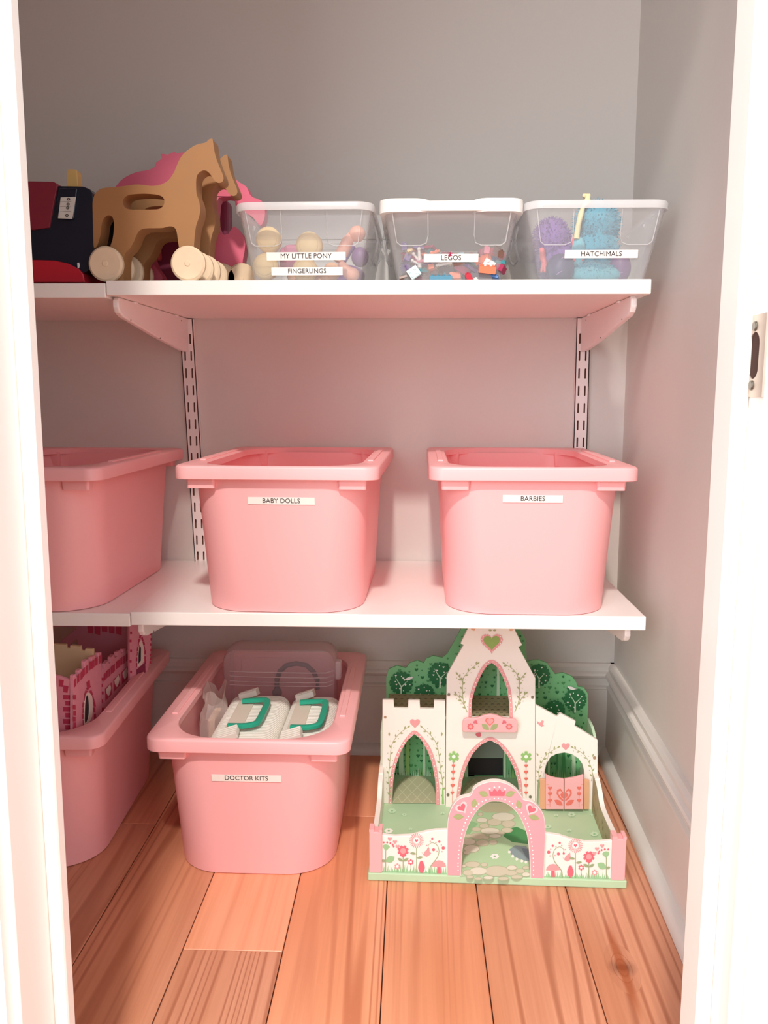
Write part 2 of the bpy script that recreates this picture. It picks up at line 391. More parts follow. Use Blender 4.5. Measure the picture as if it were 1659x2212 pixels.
# ------------------------------------------------------------------ shelving
TZ, MZ, SD, ST = .8717, .3891, .4034, .0203
def shelf(label, x0, x1, z, t, y0=-SD, rz=0, group='white closet shelves'):
    o = put('shelf', MB().mat(SHELFM).box((x0, y0, z-t), (x1, -.002, z)), None, .0012)
    return tag(o, label, 'shelf', group)
shelf('long white upper shelf board holding the three clear bins', -.3078, .4583, TZ, ST)
shelf('white upper shelf board at the left edge under the red and navy toy', -1.2, -.3092, TZ-.0034, ST, -.4025)
shelf('long white middle shelf board holding the two labelled pink bins', -.2925, .4725, MZ, ST)
shelf('white middle shelf board at the left edge under the cut-off pink bin', -1.2, -.2945, MZ-.0028, ST, -.4025)
def rail(label, xt, xb, zt, zb):
    w, d = .0255, .014
    o = thing('shelf_standard', label, 'shelf rail', (xt, -.0005, zb), 0, 'slotted wall rails')
    mb = MB().mat(METALW); pl = Plane((xt, -d, 0), EX, EZ)
    holes = []; ztop = .7814+.032*2
    k = 0
    sh = (xt-xb)/(zt-zb)
    def X(z): return (z-zt)*sh
    z = ztop
    while z > zb+.02:
        if z < zt-.01:
            for sx in (-.0058, .0058):
                holes.append([(X(z)+sx+.0017*math.cos(a), z+(.0078 if math.sin(a) > 0 else -.0078)+.0017*math.sin(a)) for a in [2*PI*(i+.5)/8 for i in range(8)]])
        z -= .032
    plate2(mb, pl, [(X(zb)-w/2, zb), (X(zb)+w/2, zb), (X(zt)+w/2, zt), (X(zt)-w/2, zt)], holes, .0016)
    for s in (-1, 1):
        a = w/2*s; b = (w/2-.0016)*s; lo_, hi = min(a, b), max(a, b)
        mb.add([(xt+X(zb)+lo_, -d, zb), (xt+X(zb)+hi, -d, zb), (xt+X(zb)+hi, -.0005, zb), (xt+X(zb)+lo_, -.0005, zb), (xt+X(zt)+lo_, -d, zt), (xt+X(zt)+hi, -d, zt), (xt+X(zt)+hi, -.0005, zt), (xt+X(zt)+lo_, -.0005, zt)],
               [(3,2,1,0),(4,5,6,7),(0,1,5,4),(1,2,6,5),(2,3,7,6),(3,0,4,7)])
    put('slotted_channel', mb, o)
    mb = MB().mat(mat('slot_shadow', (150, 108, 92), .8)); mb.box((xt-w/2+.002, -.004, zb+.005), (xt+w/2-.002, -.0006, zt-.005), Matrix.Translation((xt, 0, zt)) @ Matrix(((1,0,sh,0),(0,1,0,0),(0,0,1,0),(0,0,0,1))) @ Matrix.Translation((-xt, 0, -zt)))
    put('rail_backing', mb, o)  # strip whose brown colour stands in for the shade inside the slots
rail('left slotted white wall rail beside the cut-off pink bin', -.2980, -.2810, .850, .335)
rail('right slotted white wall rail near the closet corner', .4425, .4425+.004, .850, .335)
def bracket(label, x, ztop, xa=None, tip=-.385, group='white shelf brackets'):
    """tapered steel bracket under a board; x at wall end, xa at tip"""
    xa = x if xa is None else xa
    o = thing('shelf_bracket', label, 'bracket', (x, 0, ztop), 0, group)
    def q(y, z, s): t_ = (y+.015)/(tip+.015); return (x+(xa-x)*t_+s, y, z)
    pf = [(-.015, 0), (tip+.006, 0), (tip, -.004), (tip-.001, -.014), (tip+.006, -.022), (tip+.02, -.027), (-.20, -.047), (-.06, -.061), (-.015, -.062)]
    mb = MB().mat(METALW); w = .0045
    A = [q(y, ztop+z, -w) for y, z in pf]; B = [q(y, ztop+z, w) for y, z in pf]
    mb.loft([A, B]); put('bracket_blade', mb, o, .0022)
    for y, z in ((-.335, -.0305), (-.19, -.0485), (-.06, -.010)):
        c = q(y, ztop+z, 0)
        hm = MB().mat(GAP).disc((c[0]-w-.0003, c[1], c[2]+.002), .0012, w*2+.0006, (1, 0, 0), 8, .0001)
        put('peg_hole', hm, o)
    for y in (-.31, -.09):
        c = q(y, ztop, 0); cm = MB().mat(METALW).box((c[0]-w-.003, c[1]-.006, ztop-.0035), (c[0]+w+.003, c[1]+.006, ztop+.0002))
        put('shelf_clip', cm, o, .001)
bracket('left bracket under the upper shelf, seen from its right side', -.2985, TZ-ST-.0005, -.3015)
bracket('right bracket under the upper shelf near the corner', .4425, TZ-ST-.0005, .440)
bracket('tip of the left bracket under the middle shelf, above the pink toy castle', -.283, MZ-ST-.0005, -.2845)
bracket('tip of the right bracket under the middle shelf', .446, MZ-ST-.0005, .4515)
mb = MB().mat(METALW).box((.3885, -.36, MZ-ST-.004), (.4045, -.345, MZ-ST-.0002)); tag(put('shelf_clip', mb, None, .001), 'small white clip under the middle shelf right of the castle roof', 'clip', 'shelf clips')
mb = MB().mat(METALW).box((-.186, -.392, MZ-ST-.003), (-.171, -.38, MZ-ST-.0002)); tag(put('shelf_clip', mb, None, .001), 'small white clip under the middle shelf below the baby dolls bin', 'clip', 'shelf clips')

# ------------------------------------------------------------------ pink bins
BW, BD, BH = .298, .424, .222
_bin = {}
def bin_meshes():
    mb = MB().mat(PINK)
    def lp(t, z, ins=0):   # body section at t (0 bottom, 1 top)
        return rr(.240+.023*t-2*ins, .368+.030*t-2*ins, .070-.012*t-ins*.5, z, n=10)
    out = [lp(-.15, 0, .004), lp(0, .001), lp(.02, .005), lp(.5, BH*.5), lp(1, BH-.010)]
    inn = [lp(1, BH-.010, .003), lp(.5, BH*.5, .003), lp(.02, .006, .004), lp(0, .004, .012)]
    mb.loft(out+inn); _bin['body'] = mb.mesh('bin_body', smooth=40)
    mb = MB().mat(PINK)
    O = lambda z, g=0: rr(BW-2*g, BD-2*g, .022, z, n=10)
    I = lambda z, g=0: rr(.236-2*g, .402-2*g, .074, z, n=10)
    loops = [I(BH-.012), I(BH-.0025), I(BH-.0005, -.002), O(BH-.0005, .003), O(BH-.002, .0008), O(BH-.004), O(BH-.0195), O(BH-.0205, .001), O(BH-.0205, .0025), O(BH-.004, .004), I(BH-.004, -.004), I(BH-.012, -.0022), I(BH-.012)]
    mb.loft(loops, False, False); _bin['rim'] = mb.mesh('bin_rim', smooth=40)
    mb = MB().mat(PINK)
    mb.box((-.0045, -.115, -.0015), (.0045, .115, .0018))   # raised step along a long side of the rim
    _bin['ridge'] = mb.mesh('rim_ridge')
    mb = MB().mat(PINK); mb.loft([[(x, y, z) for x, y, z in rr(.040, .018, .004, BH-.034)], [(x, y, z) for x, y, z in rr(.044, .022, .004, BH-.008)]]); _bin['lug'] = mb.mesh('stacking_lug', smooth=40)
bin_meshes()
def label_strip(parent, txt, x, z, w, h, ysurf, slope, size, tilt=0):
    """tape strip lying on a front wall; slope = outward lean of the wall per metre of height"""
    ang = math.atan(slope)
    R_ = Matrix.Translation((x, ysurf-.0012, z)) @ Matrix.Rotation(ang, 4, 'X') @ Matrix.Rotation(tilt, 4, 'Y') @ Matrix.Rotation(PI/2, 4, 'X')
    mb = MB().mat(STRIP).box((-w/2, -h/2, 0), (w/2, h/2, .0004)); o = link('label_strip', mb.mesh('label_strip'), parent); o.matrix_local = R_
    me = text_mesh(txt, size); me.materials.append(INK)
    t = link('lettering', me, o); t.matrix_local = Matrix.Translation((0, 0, .0006))
    return o
def make_bin(label, x, y, z, rz, txt=None, tx=0, tz=.15, tw=.1):
    o = thing('storage_bin', label, 'storage bin', (x, y, z), math.radians(rz), 'pink plastic storage bins')
    link('bin_body', _bin['body'], o); r = link('bin_rim', _bin['rim'], o); [link('rim_ridge', _bin['ridge'], r, .0012, loc=(q*.130, 0, BH)) for q in (-1, 1)]
    for sx in (-1, 1):
        for sy in (-1, 1): link('stacking_lug', _bin['lug'], o, loc=(sx*.1105, sy*(.199-.006), 0))
    if txt: label_strip(o, txt, tx, tz, tw, .0108, -(.184+.015*(tz/BH)), .015/BH*-1*-1, .0098)
    return o
make_bin('pink bin cut off by the left door jamb on the middle shelf', -.4640, -.2135, MZ-.0026, -2.0)
make_bin('pink bin with baby dolls strip, beside the left wall rail', -.0625, -.2150, MZ+.0002, -1.7, 'BABY DOLLS', .0065, .1700, .098)
make_bin('pink bin at the right end of the middle shelf', .3025, -.2150, MZ+.0002, -.6, 'BARBIES', .0005, .1750, .0855)
make_bin('pink floor bin half hidden at the left edge, holding the pink castle', -.4765, -.268, .0003, 2.2)
make_bin('pink floor bin with doctor kits strip, full of white cases', -.1065, -.268, .0003, -.4, 'DOCTOR KITS', -.0035, .1575, .1025)

# ------------------------------------------------------------------ clear bins on the top shelf
CLR = clear_mat('clear_plastic', (226, 226, 228), .13, .22)
FRO = clear_mat('frosted_rim_plastic', (232, 232, 234), .50, .3)
RIB = clear_mat('clear_plastic_rib', (238, 238, 240), .26, .25)
LIDM = mat('white_lid_plastic', (246, 244, 240), .4)
def clear_bin(label, xc, wt, wb, rz=0, lid=False, y=-.205, handle=None):
    D = .345; H = .1105
    o = thing('clear_bin', label, 'storage bin', (xc, y, TZ+.0003), math.radians(rz), 'clear plastic shoebox bins')
    def L(t, z, g=0): return rr(wb+(wt-wb)*t-2*g, D-.035+.035*t-2*g, .022, z, n=6)
    mb = MB().mat(CLR); mb.loft([L(0, .0005), L(0, .003), L(.98, H-.006), L(.98, H-.006, .0012), L(0, .0045, .0012)]); put('bin_body', mb, o, world=False, smooth=40)
    mb = MB().mat(LIDM if lid else FRO)
    def K(g, z): return rr(wt+.006-2*g, D+.006-2*g, .026, z, n=6)
    if not lid:
        mb.loft([L(.98, H-.010, .001), L(1, H, .001), K(.001, H), K(0, H-.002), K(0, H-.011), K(.001, H-.011)], False, False); put('bin_rim', mb, o, world=False, smooth=40)
    else:
        mb.loft([K(0, H-.0135), K(0, H-.003), K(.001, H), K(.006, H+.001)]); lo_ = put('lid', mb, o, world=False, smooth=40); lo_['label'] = 'opaque white lid'
        for s in (-1, 1):
            mb = MB().mat(LIDM)
            c = rr(.072, .05, .022, 0, s*(wt/2+.0045-.036), -(D/2+.0045)+.025, n=6)
            mb.loft([[(p[0], p[1], H-.0148) for p in c], [(p[0], p[1], H) for p in c], [(p[0]*.999, p[1]*.999, H+.003) for p in c]]); put('lid_corner', mb, lo_, world=False, smooth=40)
    # indented front panels: ribs that run down the wall and turn at the bottom
    mb = MB().mat(RIB)
    def fp(x, z, dy=0): t = z/H; return (x, -(D-.035+.035*t)/2-.0006+dy, z)
    for s in (-1, 1):
        mb = MB().mat(RIB); xi, xo = s*wt*.17, s*wt*.43
        mb.tube([fp(xi, H-.012), fp(xi*.98, .065), fp(xi*1.05, .055), fp(xi*1.3, .0515), fp(xo*.85, .0515), fp(xo*.92, .056), fp(xo*.94, .066), fp(xo*1.0, H-.012)], .0008, 6)
        put('wall_rib', mb, o, world=False, smooth=60)
    mb = MB().mat(RIB)
    for s in (-1, 1):   # moulded hand grips
        mb = MB().mat(RIB); xs = s*(wt/2-.004); pts = [(xs, -.05, .100), (xs+s*.004, -.051, .090), (xs+s*.006, -.05, .075), (xs+s*.004, -.047, .062), (xs, -.040, .054), (xs-s*.003, -.028, .050), (xs-s*.003, .028, .050), (xs, .040, .054), (xs+s*.004, .047, .062), (xs+s*.006, .05, .075), (xs+s*.004, .051, .090), (xs, .05, .100)]
        mb.tube(pts, .0022, 6)
        put('side_grip', mb, o, world=False, smooth=60)
    return o, (lambda z: -(D-.035+.035*z/H)/2)
b1, f1 = clear_bin('clear open bin beside the wooden horses, holding cream discs', -.0272, .1945, .157, -.5)
b2, f2 = clear_bin('clear bin with white lid in the middle, full of toy bricks', .1812, .196, .150, 0, True)
b3, f3 = clear_bin('clear open bin at the right end, holding plush toys', .3872, .199, .152, 0)
def cl(b, f, txt, x0, x1, z, size, rt=0, wx=0):
    label_strip(b, txt, (x0+x1)/2-b.location.x, z-TZ, x1-x0, .0112, f(z-TZ), .035/2/.1105, size, rt)
cl(b1, f1, 'MY LITTLE PONY', -.0828, .0316, .9092, .0098)
cl(b1, f1, 'FINGERLINGS', -.0766, .0269, .8886, .0093)
cl(b2, f2, 'LEGOS', .1427, .2208, .9060, .0098)
cl(b3, f3, 'HATCHIMALS', .3435, .4470, .9105, .0096)

# white flat box lying against the wall behind the clear bins
wb_ = thing('game_box', 'white flat box standing behind the clear bins', 'box', (.0, -.02, TZ+.0002))
BXW = mat('white_card', (236, 236, 234), .5)
put('box_base', MB().mat(BXW).box((-.16, -.003, .0), (.17, .016, .118)), wb_, .001, world=False)
put('box_lid', MB().mat(BXW).box((-.162, -.005, .119), (.172, .0175, .162)), wb_, .001, world=False)

# contents of the first clear bin
CREAM = mat('cream_plastic', (242, 214, 158), .5); PURP = mat('purple_plastic', (128, 84, 150), .45); MAUVE = mat('mauve_plastic', (190, 104, 140), .45)
PEACH = mat('peach_vinyl', (240, 178, 160), .5); PINKT = mat('pale_orange_vinyl', (240, 190, 150), .5)
pB1 = front_plane(-.335)
CU = lambda u, v: (490+u*.3074, 400+v*.3074)
for u, v, r, l in ((287, 378, 86, 'upper left cream disc in the first clear bin'), (575, 418, 90, 'upper right cream disc in the first clear bin'), (265, 568, 88, 'lower left cream disc behind the label strips'), (545, 590, 84, 'lower right cream disc behind the second label strip')):
    a, z = pB1.uv(*CU(u, v)); rad = r*.3074/1832.5*1.30
    z = max(z, TZ+.003+rad)
    o = thing('toy_disc', l, 'toy', (a, -.335, z), 0, 'cream discs in the first clear bin')
    put('disc_body', MB().mat(CREAM).disc((0, 0, 0), rad, .022, (0, 1, 0), 32, .005), o, world=False, smooth=50)
    put('disc_face', MB().mat(CREAM).disc((0, -.0012, 0), rad*.72, .003, (0, 1, 0), 28, .001), o, world=False, smooth=50)
o = thing('toy_tube', 'mauve ribbed toy block between two cream discs', 'toy', (-.040, -.268, .912))
put('tube_body', MB().mat(MAUVE).box((-.032, -.018, -.016), (.012, .018, .028)), o, .006, world=False)
put('tube_ring', MB().mat(MAUVE).disc((-.038, 0, .006), .020, .012, (1, 0, 0), 20, .003), o, world=False, smooth=50)
def figure(label, pts, r, m, name='toy_figure', loc=None):
    o = thing(name, label, 'toy', loc or pts[0]); 
    P_ = [(p[0]-o.location.x, p[1]-o.location.y, p[2]-o.location.z) for p in pts]
    put('figure_body', MB().mat(m).tube(P_, r, 10), o, world=False, smooth=60); return o, P_
o, P_ = figure('peach toy figure leaning in the right of the first clear bin', [(.014, -.325, .908), (.022, -.322, .922), (.030, -.322, .938), (.037, -.320, .948)], [.007, .010, .009, .006], PEACH)
put('figure_head', MB().mat(PEACH).ball((.030, .003, .040), .0125, .011, .012), o, world=False, smooth=60)
o, P_ = figure('small peach toy limb at the bottom right of the first clear bin', [(.020, -.335, .905), (.026, -.335, .896), (.034, -.335, .889)], [.005, .008, .010], PEACH)
put('figure_head', MB().mat(PEACH).ball((.017, 0, -.017), .011, .010, .010), o, world=False, smooth=60)
o = thing('toy_pony', 'pale purple toy pony at the back of the first clear bin', 'toy', (.02, -.22, .90))
mb = MB().mat(PURP).ball((0, 0, 0), .030, .018, .018).ball((.022, 0, .030), .014, .012, .016); put('pony_body', mb, o, world=False, smooth=60)
mb = MB().mat(PURP).tube([(.012, 0, .048), (.002, 0, .040), (-.005, 0, .022)], [.005, .008, .004]); put('pony_mane', mb, o, world=False, smooth=60)
for sx in (-.018, .018):
    for sy in (-.01, .01): put('leg', MB().mat(PURP).tube([(sx, sy, -.012), (sx, sy, -.0255)], .005), o, world=False, smooth=60)
o = thing('toy_pony', 'peach toy pony lying behind the label strips', 'toy', (-.035, -.27, .893))
mb = MB().mat(PINKT).ball((0, 0, 0), .034, .018, .017).ball((.036, 0, .008), .014, .012, .014); put('pony_body', mb, o, world=False, smooth=60)
for sx in (-.02, .015): put('leg', MB().mat(PINKT).tube([(sx, -.012, -.008), (sx+.004, -.034, -.013)], .006), o, world=False, smooth=60)

# contents of the third clear bin: plush toys and toy eggs
def fuzzy(d):
    return 1+.035*math.sin(9*d.x+3*d.z)+.03*math.sin(13*d.y-5*d.z+2)+.02*math.sin(23*d.x*d.z+7*d.y)
def fur(parent, balls, m, n, ln, name='fur'):
    mb = MB().mat(m); rnd = random.Random(len(parent.name)+n)
    for k in range(n):
        c, rx, ry, rz_ = rnd.choice(balls); d = Vector((rnd.gauss(0, 1), rnd.gauss(0, 1), rnd.gauss(0, 1))).normalized()
        p = Vector((c[0]+d.x*rx, c[1]+d.y*ry, c[2]+d.z*rz_)); t = Vector((rnd.gauss(0, 1), rnd.gauss(0, 1), rnd.gauss(0, 1))).cross(d).normalized()*ln*.16
        tip = p+(d+Vector((rnd.gauss(0, .35), rnd.gauss(0, .35), rnd.gauss(0, .35)))).normalized()*ln
        mb.add([p-t, p+t, tip], [(0, 1, 2)])
    o = put(name, mb, parent, world=False); o['kind'] = 'stuff'; return o
TEAL = mat('teal_plush', (58, 156, 182), .9, sheen=.4, noise=.15, bump=.6, sc=300); TEALL = mat('light_teal_plush', (104, 186, 204), .9, sheen=.4, noise=.1, bump=.6, sc=300)
VIO = mat('violet_plush', (128, 96, 168), .9, sheen=.4, noise=.15, bump=.6, sc=300); CORAL = mat('coral_vinyl', (240, 120, 128), .45)
o = thing('plush_toy', 'fluffy teal plush toy rising out of the right clear bin', 'plush toy', (.402, -.275, TZ+.004))
bl = [((.004, 0, .092), .034, .030, .034), ((.002, 0, .050), .036, .032, .048), ((-.004, -.012, .018), .044, .034, .018)]
mb = MB().mat(TEAL)
for c, a, b, c2 in bl: mb.ball(c, a, b, c2, 28, 18, fuzzy)
put('plush_body', mb, o, world=False, smooth=80); fur(o, bl, TEAL, 2600, .007)
mb = MB().mat(TEALL).ball((-.028, -.030, .046), .010, .008, .024, 18, 12, fuzzy); w_ = put('wing', mb, o, world=False, smooth=80)
mb = MB().mat(TEALL).ball((-.004, -.036, .014), .040, .012, .013, 24, 12, fuzzy); put('foot_ruff', mb, o, world=False, smooth=80); 
CR = mat('cream_felt', (236, 226, 178), .8)
mb = MB().mat(CR).tube([(-.020, -.014, .132), (-.014, -.018, .130), (-.014, -.020, .122), (-.022, -.028, .114), (-.027, -.034, .100), (-.030, -.034, .084), (-.032, -.034, .066)], [.003, .005, .006, .003, .0045, .004, .0045], 8); put('crest', mb, o, world=False, smooth=60)
o = thing('plush_toy', 'fluffy violet plush toy behind the left wall of the right clear bin', 'plush toy', (.345, -.270, TZ+.004))
bl = [((-.006, 0, .072), .027, .026, .030), ((.004, .01, .045), .034, .030, .042)]
mb = MB().mat(VIO)
for c, a, b, c2 in bl: mb.ball(c, a, b, c2, 24, 16, fuzzy)
put('plush_body', mb, o, world=False, smooth=80); fur(o, bl, VIO, 1500, .006)
for s, (x, z) in enumerate(((.024, .050), (-.024, .034))):
    mb = MB().mat(CORAL).tube([(x, -.026, z+.02), (x+.001, -.032, z+.005), (x+.004, -.036, z-.006)], [.004, .005, .003]); 
    for d in (-.006, 0, .006): mb.tube([(x+.002, -.034, z-.002), (x+d+.004, -.040, z-.016)], [.0035, .002], 6)
    put('claw_foot', mb, o, world=False, smooth=60)
mb = MB().mat(CORAL).ball((.033, .0, .058), .012, .014, .020); put('beak_patch', mb, o, world=False, smooth=60)
def egg(label, loc, r, m, h=1.3):
    o = thing('toy_egg', label, 'toy', loc)
    mb = MB().mat(m).ball((0, 0, 0), r, r, r*h, 24, 16, lambda d: 1-.10*max(0, d.z)); put('egg_shell', mb, o, world=False, smooth=80)
    mb = MB().mat(mat('egg_mark', (170, 140, 190), .4))
    for k in range(3):
        z = r*h*(.5-.5*k); a0 = .3*k
        mb.tube([(r*.5*math.cos(a0+t), -r*.90-.0005+abs(t-1)*.004, z+r*.18*math.sin(t*2)) for t in [i*.35 for i in range(6)]], .0007, 5)
    put('egg_mark', mb, o, world=False); return o
egg('dark slate toy egg shell at the bottom left of the right clear bin', (.345, -.322, TZ+.027), .021, mat('slate_plastic', (84, 84, 120), .4), 1.05)
egg('speckled purple toy egg at the bottom right of the right clear bin', (.438, -.300, TZ+.030), .0165, mat('purple_egg', (122, 84, 138), .4, noise=.25, sc=400), 1.45)

# toy bricks
BC = [('red', (190, 40, 60)), ('crimson', (160, 40, 80)), ('teal', (60, 140, 150)), ('dark grey', (84, 84, 92)), ('white', (238, 232, 226)), ('tan', (214, 190, 150)), ('blue', (60, 110, 170)), ('brown', (120, 90, 80)), ('pink', (226, 140, 160)), ('orange', (246, 130, 90)), ('light blue', (170, 210, 220)), ('purple', (110, 84, 140))]
_bk = {}
def brick_mesh(nx, ny, h, m):
    k = (nx, ny, h, m.name)
    if k in _bk: return _bk[k]
    u = .008; mb = MB().mat(m).box((-nx*u/2, -ny*u/2, 0), (nx*u/2, ny*u/2, h))
    for i in range(nx):
        for j in range(ny):
            c = ((i-(nx-1)/2)*u, (j-(ny-1)/2)*u)
            mb.loft([[(c[0]+.0025*math.cos(a), c[1]+.0025*math.sin(a), z) for a in [2*PI*q/8 for q in range(8)]] for z in (h, h+.0018)], False, True)
    _bk[k] = mb.mesh('toy_brick'); return _bk[k]
rb = random.Random(11)
types = [(2, 2, .0096), (1, 2, .0096), (2, 3, .0032), (1, 3, .0096), (2, 2, .0032), (1, 4, .0032)]
for iz in range(5):
    for iy in range(6):
        for ix in range(8):
            x = .1165+.0185*ix+(iz % 2)*.004; y = -.352+.0205*iy
            hgt = .045+.006*math.sin(ix*.9+.6)+.004*math.sin(iy*1.3)
            z = TZ+.0065+.0112*iz
            if z > TZ+hgt or rb.random() < .06: continue
            if iz < 4 and 1 < iy: 
                if iz < 3 or iy > 3: continue
            if abs(x-.1812) > .070+.018*(z-TZ)/.11: continue
            t = rb.choice(types); cn, cc = rb.choice(BC); m = mat('brick_'+cn.replace(' ', '_'), cc, .3)
            o = bpy.data.objects.new('toy_brick', brick_mesh(*t, m)); COL.objects.link(o)
            o.location = (x+rb.uniform(-.002, .002), y+rb.uniform(-.001, .001), z); o.rotation_euler = (rb.uniform(-.5, .5), rb.uniform(-.5, .5), rb.uniform(0, 3.1))
            w_ = 'small' if t[0]*t[1] <= 3 else 'larger'; w2 = 'flat' if t[2] < .005 else 'thick'
            tag(o, '%s %s %s toy brick, %s %s of the lidded bin heap' % (w_, w2, cn, ['bottom', 'second layer', 'mid height', 'fourth layer', 'top'][iz], 'left' if ix < 3 else 'right' if ix > 4 else 'centre'), 'toy brick', 'toy bricks in the lidded bin')
WB = mat('brick_white', (238, 232, 226), .3); DG = mat('brick_dark_grey', (84, 84, 92), .3)
o = thing('toy_branch', 'off-white branching toy piece left of the bricks label', 'toy', (.1368, -.352, .895)); P3 = (0, 0, 0)
mb = MB().mat(WB); mb.tube([(0, 0, 0), (0, -.001, .014), (-.001, -.001, .024)], [.0035, .003, .002])
for a, b in (((0, 0, .004), (-.011, -.001, .010)), ((0, 0, .008), (-.009, -.001, .019)), ((0, 0, .006), (.009, -.001, .012))): mb.tube([a, b], .0017, 6); mb.ball(b, .0028, .0028, .0028, 10, 6)
mb.ball((-.001, -.001, .026), .003, .003, .003, 10, 6); put('branch', mb, o, world=False, smooth=60)
o = thing('toy_arch', 'dark grey curved toy piece on top of the brick heap', 'toy', (.232, -.335, .910))
mb = MB().mat(DG); pl = front_plane(0); pl.o = Vector((0, 0, 0))
plate2(mb, pl, smoothp([(-.020, .006), (-.012, -.002), (-.002, -.002), (.006, .008), (.014, .016), (.022, .012), (.020, .0), (.008, -.012), (-.010, -.012), (-.020, -.004)], 4), [], .010); put('arch_body', mb, o, .001, world=False)
for lab, x, z, t, col, rot in (('orange toy brick at the lower right front of the brick heap', .2335, .8865, (3, 2, .0096), (246, 124, 90), .1), ('long blue toy plate along the bottom front of the brick heap', .1680, .8760, (4, 1, .0060), (74, 134, 160), 0), ('white flat toy tile above the orange brick', .2355, .8960, (2, 2, .0032), (240, 234, 228), .5), ('pale blue toy tile tilted at the left front of the heap', .1290, .8860, (2, 2, .0032), (214, 232, 232), -.6), ('long grey toy plate at the bottom right of the heap', .2250, .8765, (4, 1, .0096), (112, 108, 112), 0)):
    o = bpy.data.objects.new('toy_brick', brick_mesh(*t, mat('bk_'+lab.split()[0]+lab.split()[1], col, .35))); COL.objects.link(o)
    o.location = (x, -.3595 if 'bottom' in lab else -.3625, z); o.rotation_euler = (1.2 if 'tile' in lab else (.3 if 'orange' in lab else 0), rot, 0); tag(o, lab, 'toy brick', 'toy bricks in the lidded bin')

# ------------------------------------------------------------------ wooden horses
HC = (40, 280, .32550)
HO = [(1285,60),(1262,66),(1250,80),(1235,88),(1180,100),(1130,130),(1090,165),(1062,210),(1042,260),(1022,300),(990,340),(940,366),(880,374),(800,364),(740,368),(660,380),(580,385),(535,398),(505,430),(492,480),(492,540),(495,640),(498,770),(508,786),(524,765),(542,705),(549,650),(556,610),(572,582),(596,568),(621,578),(632,610),(633,660),(624,730),(604,790),(606,850),(620,960),(640,1010),(690,1012),(697,980),(697,900),(700,850),(712,815),(742,785),(768,738),(792,682),(830,657),(900,654),(960,652),(1000,642),(1030,647),(1048,672),(1057,730),(1066,800),(1070,900),(1080,1010),(1160,1012),(1160,900),(1163,790),(1170,700),(1178,640),(1195,590),(1206,535),(1198,470),(1182,430),(1178,350),(1184,308),(1200,284),(1225,271),(1252,276),(1275,300),(1296,332),(1320,352),(1347,350),(1360,330),(1356,300),(1340,262),(1320,212),(1306,170),(1296,120),(1291,80)]
HH = [(692,478),(700,455),(722,438),(760,429),(830,425),(900,429),(945,440),(966,462),(966,495),(940,524),(890,530),(780,531),(730,528),(702,512)]
HBR = mat('tan_painted_wood', (164, 118, 74), .55, noise=.04, sc=40); PALE = mat('pale_beech', (232, 208, 178), .5, noise=.07, sc=70)
def horse(label, plane, dx, dy, body, out=HO, holes=[HH], m=HBR, wheels=((227, 575), (405, 573)), t=.034):
    o = thing('toy_horse', label, 'toy horse', (0, -.36, TZ+.0003))
    mb = MB().mat(m); plate(mb, plane, out, holes, t, 0, 2)
    mb.v = [(x+dx, y+dy, max(z, TZ+.003)) for x, y, z in mb.v]
    put('horse_body', mb, o, .004, 35, seg=3)
    for (u, v) in wheels:
        p = Plane((0, -.39, 0), EX, EZ); a, z = p.uv(u, v); z = TZ+.0252
        yf = plane.o.y+dy
        for yy in (yf-.0145, yf+t+.0015):
            w = put('wheel', MB().mat(PALE).disc((a+dx, yy, z), .0248, .013, (0, 1, 0), 36, .003), o, smooth=40)
            put('wheel_hub', MB().mat(PALE).disc((a+dx, yy-.0012, z), .0042, .003, (0, 1, 0), 14, .0006), w, smooth=40)
    mb = MB().mat(PALE)
    return o
PH = front_plane(-.3755, HC)
horse('nearer tan wooden horse on wheels with an oval slot', PH, 0, 0, None)
horse('second tan wooden horse just behind the nearer one', PH, .003, .082, None)
PKW = mat('pink_painted_wood', (226, 106, 134), .5, noise=.03); CRW = mat('crimson_painted_wood', (150, 56, 90), .5)
PP = front_plane(-.2060, HC)
PO = [(590,520),(560,440),(640,382),(680,335),(740,298),(800,278),(860,268),(903,246),(914,216),(950,192),(948,160),(990,166),(1035,145),(1050,158),(1100,150),(1180,190),(1300,240),(1400,300),(1470,352),(1515,382),(1535,430),(1562,452),(1610,470),(1635,520),(1632,590),(1605,640),(1570,600),(1530,565),(1470,560),(1440,500),(1425,450),(1330,452),(1315,520),(1312,620),(1345,690),(1392,690),(1430,640),(1480,690),(1505,760),(1490,860),(1475,960),(1440,1000),(1290,1010),(1180,960),(1080,700),(900,690),(870,760),(900,900),(960,990),(840,1000),(760,900),(640,780)]
horse('pink wooden toy animal with spiky mane behind the tan horses', PP, 0, 0, None, PO, [], PKW, ((420, 560), (470, 560)), .030)
o = thing('wooden_block', 'dark crimson wooden block behind the horses', 'toy block', (-.16, -.10, TZ+.0003)); 
put('block_body', MB().mat(CRW).box((-.175, -.045, 0), (-.026, -.005, .165)), o, .006, world=False)
put('block_knob', MB().mat(mat('salmon_paint', (232, 104, 100), .5)).box((-.165, -.056, .064), (-.140, -.0455, .090)), o, .003, world=False)

